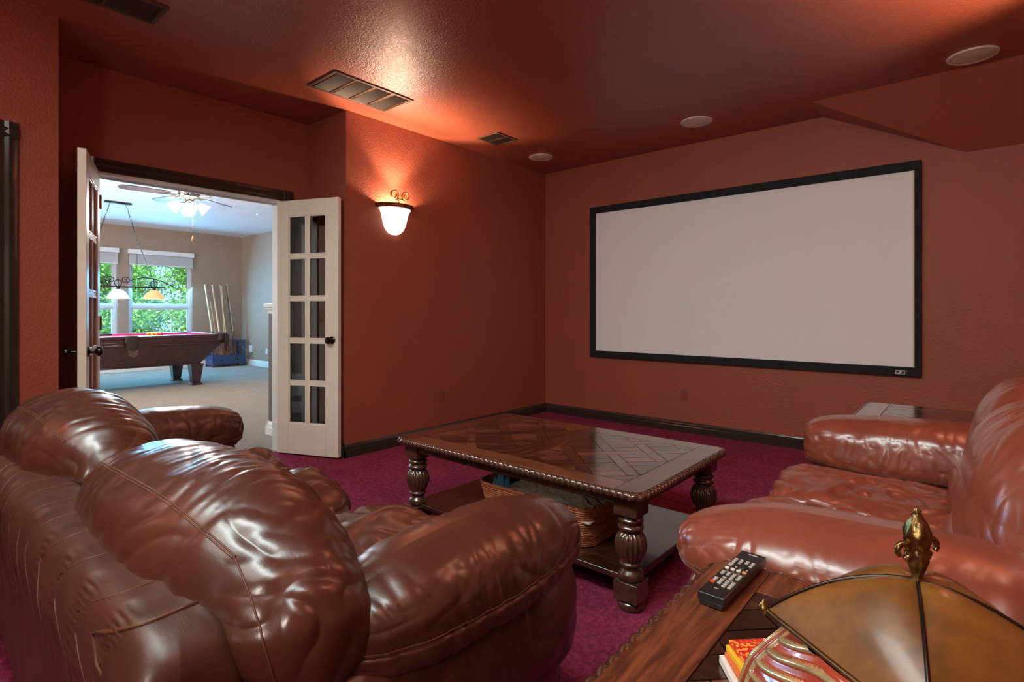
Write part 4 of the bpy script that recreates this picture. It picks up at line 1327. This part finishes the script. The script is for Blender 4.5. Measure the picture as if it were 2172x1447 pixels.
# ================================================================== GAME ROOM
# ---- windows in the far wall
def window(name, y0, y1, z0, z1, x, label):
    t = bpy.data.objects.new(name, None); COL.objects.link(t); t.location = (x, (y0 + y1) / 2, z0)
    t['kind'] = 'structure'; t['label'] = label
    f = .045; d0, d1 = x - .12, x - .03
    m = MB(); m.box(d0, d1, y0, y0 + f, z0, z1).box(d0, d1, y1 - f, y1, z0, z1).box(d0, d1, y0 + f, y1 - f, z0, z0 + f).box(d0, d1, y0 + f, y1 - f, z1 - f, z1)
    m.build('window_frame', 'vinyl', t, bevel=.004)
    zm = 1.255
    s1 = MB().box(d0 + .02, d1 - .015, y0 + f, y1 - f, zm - .028, zm + .028).build('meeting_rail', 'vinyl', t, bevel=.003)
    for a, b in ((z0 + f, zm - .028), (zm + .028, z1 - f)):
        m = MB(); g = .030
        m.box(d0 + .03, d1 - .03, y0 + f, y0 + f + g, a, b).box(d0 + .03, d1 - .03, y1 - f - g, y1 - f, a, b).box(d0 + .03, d1 - .03, y0 + f + g, y1 - f - g, a, a + g).box(d0 + .03, d1 - .03, y0 + f + g, y1 - f - g, b - g, b)
        s_ = m.build('sash', 'vinyl', t, bevel=.003)
        MB().box(x - .082, x - .078, y0 + f + g, y1 - f - g, a + g, b - g).build('pane', 'pane', s_, smooth=0)
    MB().box(x - .16, x + .03, y0 - .03, y1 + .03, z0 - .03, z0 + .0).build('window_sill', 'white_trim', t, bevel=.006)
    return t
window('window_1', WINS[0][0], WINS[0][1], .62, 2.33, GX, 'game room double-hung window right of the brown wall strip')
window('window_2', WINS[1][0], WINS[1][1], .62, 2.33, GX, 'game room double-hung window half hidden by the open door leaf')
def blind(y0, y1, label):
    t = thing('window_blind', label, 'blind', (GX + .04, (y0 + y1) / 2, 2.34))
    MB().box(GX + .002, GX + .075, y0 - .015, y1 + .015, 2.265, 2.355).build('valance', 'blind', t, bevel=.006)
    m = MB()
    for i in range(20):
        z = 2.075 + i * .0092
        m.box(GX + .008, GX + .062, y0 + .005, y1 - .005, z, z + .005)
    m.build('stacked_slats', 'blind', t, smooth=0, kind='stuff')
    MB().box(GX + .008, GX + .062, y0 + .005, y1 - .005, 2.055, 2.073).build('bottom_rail', 'blind', t, bevel=.004)
    MB().tube([(GX + .07, y0 + .12, 2.27), (GX + .07, y0 + .12, 1.35)], .003, 6).build('wand', 'black_plastic', t)
blind(*WINS[0], 'raised white slatted blind with valance on the right game room window')
blind(*WINS[1], 'raised white slatted blind with valance on the left game room window')

# ---- trees outside
def leaves(name, c, h, n, size, mat, parent, seed):
    rg = np.random.RandomState(seed)
    # clustered shell of leaves
    nc = 90
    cl_ = rg.uniform(-1, 1, (nc, 3)) * h + c
    idx = rg.randint(0, nc, n)
    P = cl_[idx] + rg.normal(size=(n, 3)) * .19
    a = rg.normal(size=(n, 3)); a /= np.linalg.norm(a, axis=1)[:, None]
    b = np.cross(a, rg.normal(size=(n, 3))); b /= np.linalg.norm(b, axis=1)[:, None]
    s = size * rg.uniform(.6, 1.3, (n, 1))
    v = np.stack([P - a * s, P + b * s * .5, P + a * s, P - b * s * .5], 1).reshape(-1, 3)
    off = np.array(wloc(parent)); v = v - off
    me = bpy.data.meshes.new(name)
    me.vertices.add(4 * n); me.vertices.foreach_set('co', v.astype(np.float32).ravel())
    me.loops.add(4 * n); me.loops.foreach_set('vertex_index', np.arange(4 * n, dtype=np.int32))
    me.polygons.add(n); me.polygons.foreach_set('loop_start', np.arange(0, 4 * n, 4, dtype=np.int32))
    me.update(calc_edges=True); me.materials.append(M[mat])
    o = bpy.data.objects.new(name, me); COL.objects.link(o); o.parent = parent; o['kind'] = 'stuff'
    return o
def tree(x, y, label, mat, seed, h=2.6, wd=1.2, n=34000):
    t = thing('garden_tree', label, 'tree', (x, y, -.4), 'garden trees outside the game room windows')
    rg = random.Random(seed)
    def br(p, d, L, r, lv, mb):
        q = p + d * L; mb.tube([p, p.lerp(q, .5) + Vector((rg.uniform(-.05, .05), rg.uniform(-.05, .05), 0)), q], lambda i: r * (1 - .2 * i), 7)
        if lv:
            for _ in range(3):
                nd = (d + Vector((rg.uniform(-.8, .8), rg.uniform(-.8, .8), rg.uniform(.0, .6)))).normalized()
                br(q, nd, L * .62, r * .55, lv - 1, mb)
    mb = MB(); br(Vector((x, y, -.4)), Vector((0, 0, 1)), 1.1, .11, 3, mb); mb.build('trunk', 'bark', t, smooth=60)
    leaves('foliage', np.array([x, y, 1.3]), np.array([wd * .8, wd, 1.75]), n, .048, mat, t, seed)
tree(-15.5, 5.95, 'bright green leafy tree close outside the right game room window', 'leaf1', 11, wd=.85)
tree(-15.5, 3.25, 'leafy green tree close outside, between the two game room windows', 'leaf1', 12, wd=.85)
tree(-15.5, .55, 'green tree close outside the left game room window', 'leaf1', 16, wd=.85)
tree(-18.6, 7.6, 'bluish green tree in the back row at the right edge of the right window', 'leaf2', 13, wd=.85, n=26000)
tree(-18.6, 4.6, 'dense blue-green tree in the back row, seen between the two front trees', 'leaf2', 14, wd=.85, n=26000)
tree(-18.6, 1.6, 'blue-green tree in the back row behind the left window', 'leaf2', 15, wd=.85, n=26000)
struct(MB().box(-40, -12.6, -20, 30, -.6, -.4).build('ground', 'grass', smooth=0))

# ---- pool table
PX0, PX1, PY0, PY1, PZ = -10.50, -9.06, 1.07, 3.64, .80
pt = thing('pool_table', 'mahogany pool table with magenta felt in the game room', 'pool table', ((PX0 + PX1) / 2, (PY0 + PY1) / 2, 0))
rw = .14
MB().box(PX0 + rw, PX1 - rw, PY0 + rw, PY1 - rw, PZ - .05, PZ - .028).build('playing_bed', 'felt', pt, smooth=0)
pc = (PY0 + PY1) / 2
def rail(x0, x1, y0, y1):
    MB().box(x0, x1, y0, y1, PZ - .045, PZ).build('rail', 'pool_wood', pt, bevel=.008, bseg=3)
rail(PX1 - .095, PX1, PY0 + .07, pc - .07); rail(PX1 - .095, PX1, pc + .07, PY1 - .07)
rail(PX0, PX0 + .095, PY0 + .07, pc - .07); rail(PX0, PX0 + .095, pc + .07, PY1 - .07)
rail(PX0 + .07, PX1 - .07, PY0, PY0 + .095); rail(PX0 + .07, PX1 - .07, PY1 - .095, PY1)
def cush(x0, x1, y0, y1): MB().box(x0, x1, y0, y1, PZ - .030, PZ - .004).build('rail_cushion', 'felt', pt, bevel=.005)
cush(PX1 - .14, PX1 - .095, PY0 + .12, pc - .08); cush(PX1 - .14, PX1 - .095, pc + .08, PY1 - .12)
cush(PX0 + .095, PX0 + .14, PY0 + .12, pc - .08); cush(PX0 + .095, PX0 + .14, pc + .08, PY1 - .12)
cush(PX0 + .12, PX1 - .12, PY0 + .095, PY0 + .14); cush(PX0 + .12, PX1 - .12, PY1 - .14, PY1 - .095)
m = MB()   # rail apron mouldings
cxm, cym = (PX0 + PX1) / 2, pc
hx, hy = (PX1 - PX0) / 2, (PY1 - PY0) / 2
m.frus((cxm, cym), (hx - .012, hy - .012), (hx - .012, hy - .012), PZ - .085, PZ - .0452)
m.frus((cxm, cym), (hx - .03, hy - .03), (hx - .014, hy - .014), PZ - .12, PZ - .0852)
m.frus((cxm, cym), (hx - .022, hy - .022), (hx - .022, hy - .022), PZ - .145, PZ - .1202)
m.build('rail_apron', 'pool_wood', pt, bevel=.004)
MB().frus((cxm, cym), (hx - .17, hy - .33), (hx - .045, hy - .06), .355, PZ - .1455).build('cabinet', 'pool_wood', pt, bevel=.006)
MB().frus((cxm, cym), (hx - .16, hy - .32), (hx - .165, hy - .325), .335, .3545).build('cabinet_moulding', 'pool_wood', pt, bevel=.004)
for lx in (PX0 + .30, PX1 - .30):
    for ly in (PY0 + .36, PY1 - .36):
        lg = MB().frus((lx, ly), (.055, .055), (.088, .088), .03, .315).build('leg', 'pool_wood', pt, bevel=.004)
        MB().frus((lx, ly), (.075, .075), (.07, .07), 0, .03).build('foot', 'pool_wood', lg, bevel=.003)
        MB().frus((lx, ly), (.098, .098), (.098, .098), .315, .335).build('leg_cap', 'pool_wood', lg, bevel=.003)
        for sx in (-1, 1):
            MB().add([(lx + .062 * 1.0, ly + sx * .035, .07), (lx + .068, ly + sx * .035, .07), (lx + .085, ly + sx * .05, .28), (lx + .079, ly + sx * .05, .28),
                      (lx + .062, ly + sx * .028, .07), (lx + .068, ly + sx * .028, .07), (lx + .085, ly + sx * .043, .28), (lx + .079, ly + sx * .043, .28)],
                     [(0, 1, 2, 3), (7, 6, 5, 4), (0, 4, 5, 1), (1, 5, 6, 2), (2, 6, 7, 3), (3, 7, 4, 0)]).build('leg_bead', 'pool_wood', lg, smooth=0)
def pocket(x, y, dx, dy):
    t_ = MB().lathe([(.050, PZ - .10), (.085, PZ - .09), (.088, PZ + .002), (.078, PZ + .008), (.062, PZ + .002), (.060, PZ - .08), (.04, PZ - .09)], (x, y, 0), 24).build('pocket', 'pocket', pt, smooth=50)
    # leather shield and fringe hanging outside
    w_ = .075
    px, py = -dy, dx
    vs = []
    o_ = Vector((x + dx * .085, y + dy * .085, 0))
    for j, (hw, z) in enumerate(((.075, PZ - .01), (.080, PZ - .12), (.072, PZ - .19), (.045, PZ - .25), (.030, PZ - .28))):
        for s in (-1, -.5, 0, .5, 1):
            bow = .018 * (1 - s * s)
            for e in (0, .006):
                vs.append((o_.x + px * hw * s + dx * (bow + e), o_.y + py * hw * s + dy * (bow + e), z))
    fs = []
    for j in range(4):
        for i in range(4):
            a = (j * 5 + i) * 2; b = a + 10
            fs.append((a + 1, a + 3, b + 3, b + 1)); fs.append((a, b, b + 2, a + 2))
    for i in range(4): fs.append((i * 2, i * 2 + 2, i * 2 + 3, i * 2 + 1)); a = 40 + i * 2; fs.append((a, a + 1, a + 3, a + 2))
    for j in range(4): a = j * 10; fs.append((a, a + 1, a + 11, a + 10)); a = j * 10 + 8; fs.append((a, a + 10, a + 11, a + 1))
    MB().add(vs, fs).build('pocket_shield', 'pocket', t_, smooth=40)
    m = MB()
    for i in range(9):
        f = (i - 4) / 4
        m.tube([(o_.x + px * .055 * f + dx * .022, o_.y + py * .055 * f + dy * .022, PZ - .19 - .02 * (1 - abs(f))), (o_.x + px * .045 * f + dx * .024, o_.y + py * .045 * f + dy * .024, PZ - .27 - .03 * (1 - abs(f)))], .005, 5)
    m.build('fringe', 'fringe', t_, kind='stuff')
s2_ = math.sqrt(.5)
pocket(PX1 - .045, pc, 1, 0); pocket(PX0 + .045, pc, -1, 0)
for sx, X_ in ((1, PX1 - .06), (-1, PX0 + .06)):
    for sy, Y_ in ((1, PY1 - .06), (-1, PY0 + .06)): pocket(X_, Y_, sx * s2_, sy * s2_)
# balls racked on the far side
bcols = [('orange', (.75, .22, .04)), ('white', (.8, .8, .78)), ('black', (.02, .02, .02)), ('red', (.6, .03, .03)), ('yellow', (.8, .5, .05)), ('maroon', (.25, .02, .03))]
for nm, c_ in bcols: M['ball_' + nm] = plain('ball_' + nm, c_, 0.12, var=.02, coat=.8)
bz_ = PZ - .028 + .0286
k = 0
order = ['orange', 'red', 'yellow', 'white', 'black', 'orange', 'maroon', 'white', 'yellow', 'red']
rown = ['tip', 'second row', 'third row', 'last row']
for row in range(4):
    for j in range(row + 1):
        nm = order[k]; k += 1
        o = tag(MB().lathe([(.0286 * math.sin(PI * i / 12), bz_ - .0286 * math.cos(PI * i / 12)) for i in range(13)], (-9.93 + (j - row / 2) * .0575, 2.80 + row * .0500, 0), 20).build('pool_ball', 'ball_' + nm, smooth=80),
                'glossy %s pool ball in the %s of the cluster on the magenta felt' % (nm, rown[row]), 'ball', 'pool balls clustered on the table')

# ---- hanging lamp over the pool table
lx, lz = -9.80, 1.53
pl = thing('pool_table_lamp', 'dark iron bar lamp with amber glass shades hanging by chains over the pool table', 'lamp', (lx, 2.37, 2.80))
MB().box(lx - .05, lx + .05, 2.20, 2.54, 2.775, 2.80).build('canopy', 'dark_bronze', pl, bevel=.008)
m = MB(); m.tube([(lx, 1.72, lz), (lx, 3.00, lz)], .011, 10); m.build('bar', 'dark_bronze', pl)
for s in (-1, 1):
    yc = 2.37
    pts = [(lx, yc + s * (.10 + .66 * i / 24), lz + .02 + .11 * math.sin(PI * (i / 24) ** .8) + .03 * (1 - i / 24)) for i in range(25)]
    MB().tube(pts, .006, 8).build('scroll_arm', 'dark_bronze', pl)
    sp = [(lx, yc + s * (.09 + .055 * (1 - i / 30) * math.cos(i / 30 * 10)), lz + .10 + .055 * (1 - i / 30) * math.sin(i / 30 * 10)) for i in range(31)]
    MB().tube(sp, .006, 8).build('scroll', 'dark_bronze', pl)
    m = MB()      # chain
    a, b = Vector((lx, 2.37 + s * .10, 2.775)), Vector((lx, 2.37 + s * .46, lz + .12))
    nl = 42
    for i in range(nl):
        p = a.lerp(b, (i + .5) / nl); p.z -= .05 * math.sin(PI * i / nl)
        d = (b - a).normalized(); nrm = Vector((1, 0, 0)) if i % 2 else d.cross(Vector((1, 0, 0)))
        m.tube([p + d * (.019 * math.cos(u)) + nrm * (.009 * math.sin(u)) for u in [2 * PI * q / 8 for q in range(8)]], .0028, 5, closed=True)
    m.build('chain', 'dark_bronze', pl, kind='stuff')
for i, (y, mt, lb) in enumerate(((1.90, 'amber_glow', None), (2.37, 'glare_glow', 'amber glass shade coloured white for glare'), (2.84, 'amber_glow', 'glowing amber glass shade'))):
    MB().tube([(lx, y + .045 * math.cos(u), lz + .055 + .05 * math.sin(u)) for u in [2 * PI * q / 24 for q in range(24)]], .006, 8, closed=True).build('ring', 'dark_bronze', pl)
    MB().lathe([(.0, lz + .14), (.006, lz + .13), (.008, lz), (.022, lz - .01), (.028, lz - .04), (.02, lz - .045)], (lx, y, 0), 16).build('stem', 'dark_bronze', pl)
    pr = [(.03, 1.49), (.05, 1.482), (.085, 1.455), (.115, 1.415), (.135, 1.375), (.150, 1.355), (.146, 1.352), (.130, 1.372), (.110, 1.412), (.08, 1.45), (.03, 1.484)]
    MB().lathe(pr, (lx, y, 0), 40).build('glass_shade', mt, pl, smooth=60, label=lb)
    light('pool_lamp_bulb', 'POINT', (lx, y, 1.40), 9, (1.0, .72, .45), shadow_soft_size=.03)

# ---- ceiling fan
fx, fy, fz = -7.15, 2.44, 2.545
ft = thing('ceiling_fan', 'five-blade ceiling fan with four frosted glass lights in the game room', 'fan', (fx, fy, GZ))
MB().lathe([(.0, GZ), (.07, GZ), (.065, GZ - .03), (.03, GZ - .06), (.013, GZ - .065), (.013, fz + .08), (.02, fz + .078)], (fx, fy, 0), 28).build('downrod', 'fan_metal', ft)
MB().lathe([(.02, fz + .085), (.08, fz + .07), (.115, fz + .045), (.12, fz + .01), (.105, fz - .025), (.06, fz - .045), (.045, fz - .06), (.045, fz - .10), (.06, fz - .11), (.03, fz - .125), (0, fz - .125)], (fx, fy, 0), 36).build('motor_housing', 'fan_metal', ft)
for k in range(5):
    a = R(8 + 72 * k) + R(40.4)
    ca, sa = math.cos(a), math.sin(a)
    def bp(r_, w_, z_): return (fx + r_ * ca - w_ * sa, fy + r_ * sa + w_ * ca, z_)
    out = [(.20, -.045), (.24, -.058), (.62, -.070), (.68, -.055), (.70, 0), (.68, .055), (.62, .070), (.24, .058), (.20, .045)]
    vs = [bp(r_, w_, fz + .012 * (w_ / .07) * 1.0 + .002) for r_, w_ in out] + [bp(r_, w_, fz + .012 * (w_ / .07) - .006) for r_, w_ in out]
    n_ = len(out)
    bl = MB().add(vs, [tuple(range(n_)), tuple(range(n_, 2 * n_))[::-1]] + [(i, (i + 1) % n_, n_ + (i + 1) % n_, n_ + i) for i in range(n_)]).build('blade', 'fan_blade', ft, smooth=30)
    m = MB()
    for w_ in (-.02, .02): m.tube([bp(.10, w_ * .4, fz - .005), bp(.15, w_, fz - .012), bp(.24, w_ * 1.4, fz - .010)], .007, 8)
    m.build('blade_arm', 'fan_metal', bl)
for k in range(4):
    a = R(45 + 90 * k) + R(30)
    d = Vector((math.cos(a), math.sin(a), 0))
    base = Vector((fx, fy, fz - .10)) + d * .05
    tilt = Matrix.Rotation(R(52), 3, Vector((-d.y, d.x, 0)).normalized())
    m = MB().lathe([(.018, 0), (.028, -.01), (.040, -.035), (.050, -.065), (.062, -.095), (.076, -.115), (.072, -.115), (.058, -.093), (.046, -.063), (.036, -.035), (.016, -.005)], (0, 0, 0), 28)
    m.v = [tuple(base + d * .04 + (tilt.inverted() @ Vector(v))) for v in m.v]
    m.build('light_shade', 'fan_glow', ft, smooth=60)
    MB().tube([tuple(base - d * .03), tuple(base + d * .05 + Vector((0, 0, .0)))], .012, 10).build('lamp_arm', 'fan_metal', ft)
light('fan_light', 'POINT', (fx, fy, fz - .30), 95, (1.0, .95, .90), shadow_soft_size=.12)
m = MB().tube([(fx + .02, fy + .03, fz - .12), (fx + .02, fy + .03, 2.06)], .0016, 5)
m.build('pull_chain', 'bronze', ft)
MB().lathe([(0, 2.065), (.005, 2.055), (.011, 2.03), (.013, 2.01), (.008, 1.99), (0, 1.985)], (fx + .02, fy + .03, 0), 14).build('pull_knob', 'cue_butt', ft)
tag(MB().lathe([(.04, GZ), (.04, GZ - .012), (.03, GZ - .02), (0, GZ - .02)], (-9.2, 4.2, 0), 24).build('smoke_detector', 'white_plastic'), 'small white disc detector on the white game room ceiling', 'detector')

# ---- cue stand
sx0, sx1, sy0, sy1 = -12.28, -11.92, 4.50, 5.16
ct = thing('cue_stand', 'navy painted cue stand with a drawer in the game room corner', 'cabinet', ((sx0 + sx1) / 2, (sy0 + sy1) / 2, 0))
MB().box(sx0, sx1, sy0, sy1, .055, .235).build('drawer_box', 'navy', ct, bevel=.004)
dr = MB().box(sx1, sx1 + .012, sy0 + .03, sy1 - .03, .075, .215).build('drawer', 'navy', ct, bevel=.003)
for y in (sy0 + .17, sy1 - .17): MB().lathe([(.006, 0), (.006, .012), (.016, .018), (.018, .026), (.010, .032), (0, .033)], (sx1 + .012, y, .145), 14, ax=0).build('knob', 'dark_bronze', dr)
m = MB()
for x in (sx0, sx1 - .03):
    for y in (sy0, sy1 - .03): m.box(x, x + .03, y, y + .03, 0, .055 if False else .0549); m.box(x, x + .03, y, y + .03, .2351, .53)
m.build('post', 'navy', ct, bevel=.002)
MB().box(sx0 - .02, sx1 + .02, sy0 - .02, sy0 + .05, .53, .55).build('top_rail', 'navy', ct, bevel=.003)
MB().box(sx0 - .02, sx1 + .02, sy1 - .05, sy1 + .02, .53, .55).build('top_rail', 'navy', ct, bevel=.003)
MB().box(sx0 - .02, sx0 + .05, sy0 + .05, sy1 - .05, .53, .55).build('top_rail', 'navy', ct, bevel=.003)
MB().box(sx1 - .03, sx1 + .02, sy0 + .05, sy1 - .05, .53, .55).build('top_rail', 'navy', ct, bevel=.003)
for y in (sy1 - .018, sy0 + .010):
    MB().tube([(sx0 + .03, y, .24), (sx1 - .03, y, .525)], .009, 6).build('cross_brace', 'navy', ct)
    MB().tube([(sx1 - .03, y + .004, .24), (sx0 + .03, y + .004, .525)], .009, 6).build('cross_brace', 'navy', ct)
CU = [(4.615, 4.475, 1.72, 'pale maple pool cue, leftmost in the navy stand', 0),
      (4.665, 4.575, 1.36, 'short thin pool cue, second from the left in the navy stand', 1),
      (4.735, 4.615, 1.72, 'pale maple pool cue leaning behind the short cue', 0),
      (4.80, 4.80, 1.70, 'light wooden pool cue in the middle of the navy stand', 2),
      (4.86, 4.77, 1.72, 'upright pool cue with a dark butt right of the middle of the stand', 2),
      (4.96, 4.885, 1.74, 'black pool cue in the right part of the navy stand', 3),
      (5.03, 4.915, 1.75, 'slim honey-coloured pool cue, rightmost in the navy stand', 1)]
for i, (ya, yb, zt_, lb, kd) in enumerate(CU):
    xa = -12.06 + .03 * (i % 3)
    t_ = thing('pool_cue', lb, 'cue', (xa, ya, .237), 'pool cues in the stand')
    a, b = Vector((xa, ya, .237)), Vector((-12.24 + .02 * (i % 2), yb, zt_))
    wd_ = [.020, .009, .013, .011][kd]
    tw = [.018, .006, .008, .007][kd]
    mid = a.lerp(b, .33); tp = a.lerp(b, .985)
    MB().tube([a, mid], lambda i, w_=wd_: w_ * (1.25 - .15 * i), 12).build('butt', 'cue_butt' if kd != 3 else 'black_plastic', t_)
    MB().tube([mid, tp], lambda i, w_=wd_, q=tw: (w_ if i == 0 else q), 12).build('shaft', 'cue_maple' if kd != 3 else 'black_plastic', t_)
    MB().tube([tp, b], tw, 10).build('ferrule', 'white_plastic', t_)
# ---- wall register seen reflected in the door panes
t = thing('wall_register', 'white louvred wall register low on the game room side wall by the doorway', 'vent', (-4.60, .30, .315))
m = MB(); m.box(-4.76, -4.70 + .22, .30, .308, .19, .44); m.build('frame', 'white_plastic', t, bevel=.002)
m = MB()
for i in range(12): m.box(-4.74, -4.50, .308, .314, .205 + i * .018, .215 + i * .018)
m.build('louvers', 'white_plastic', t, smooth=0, kind='stuff')
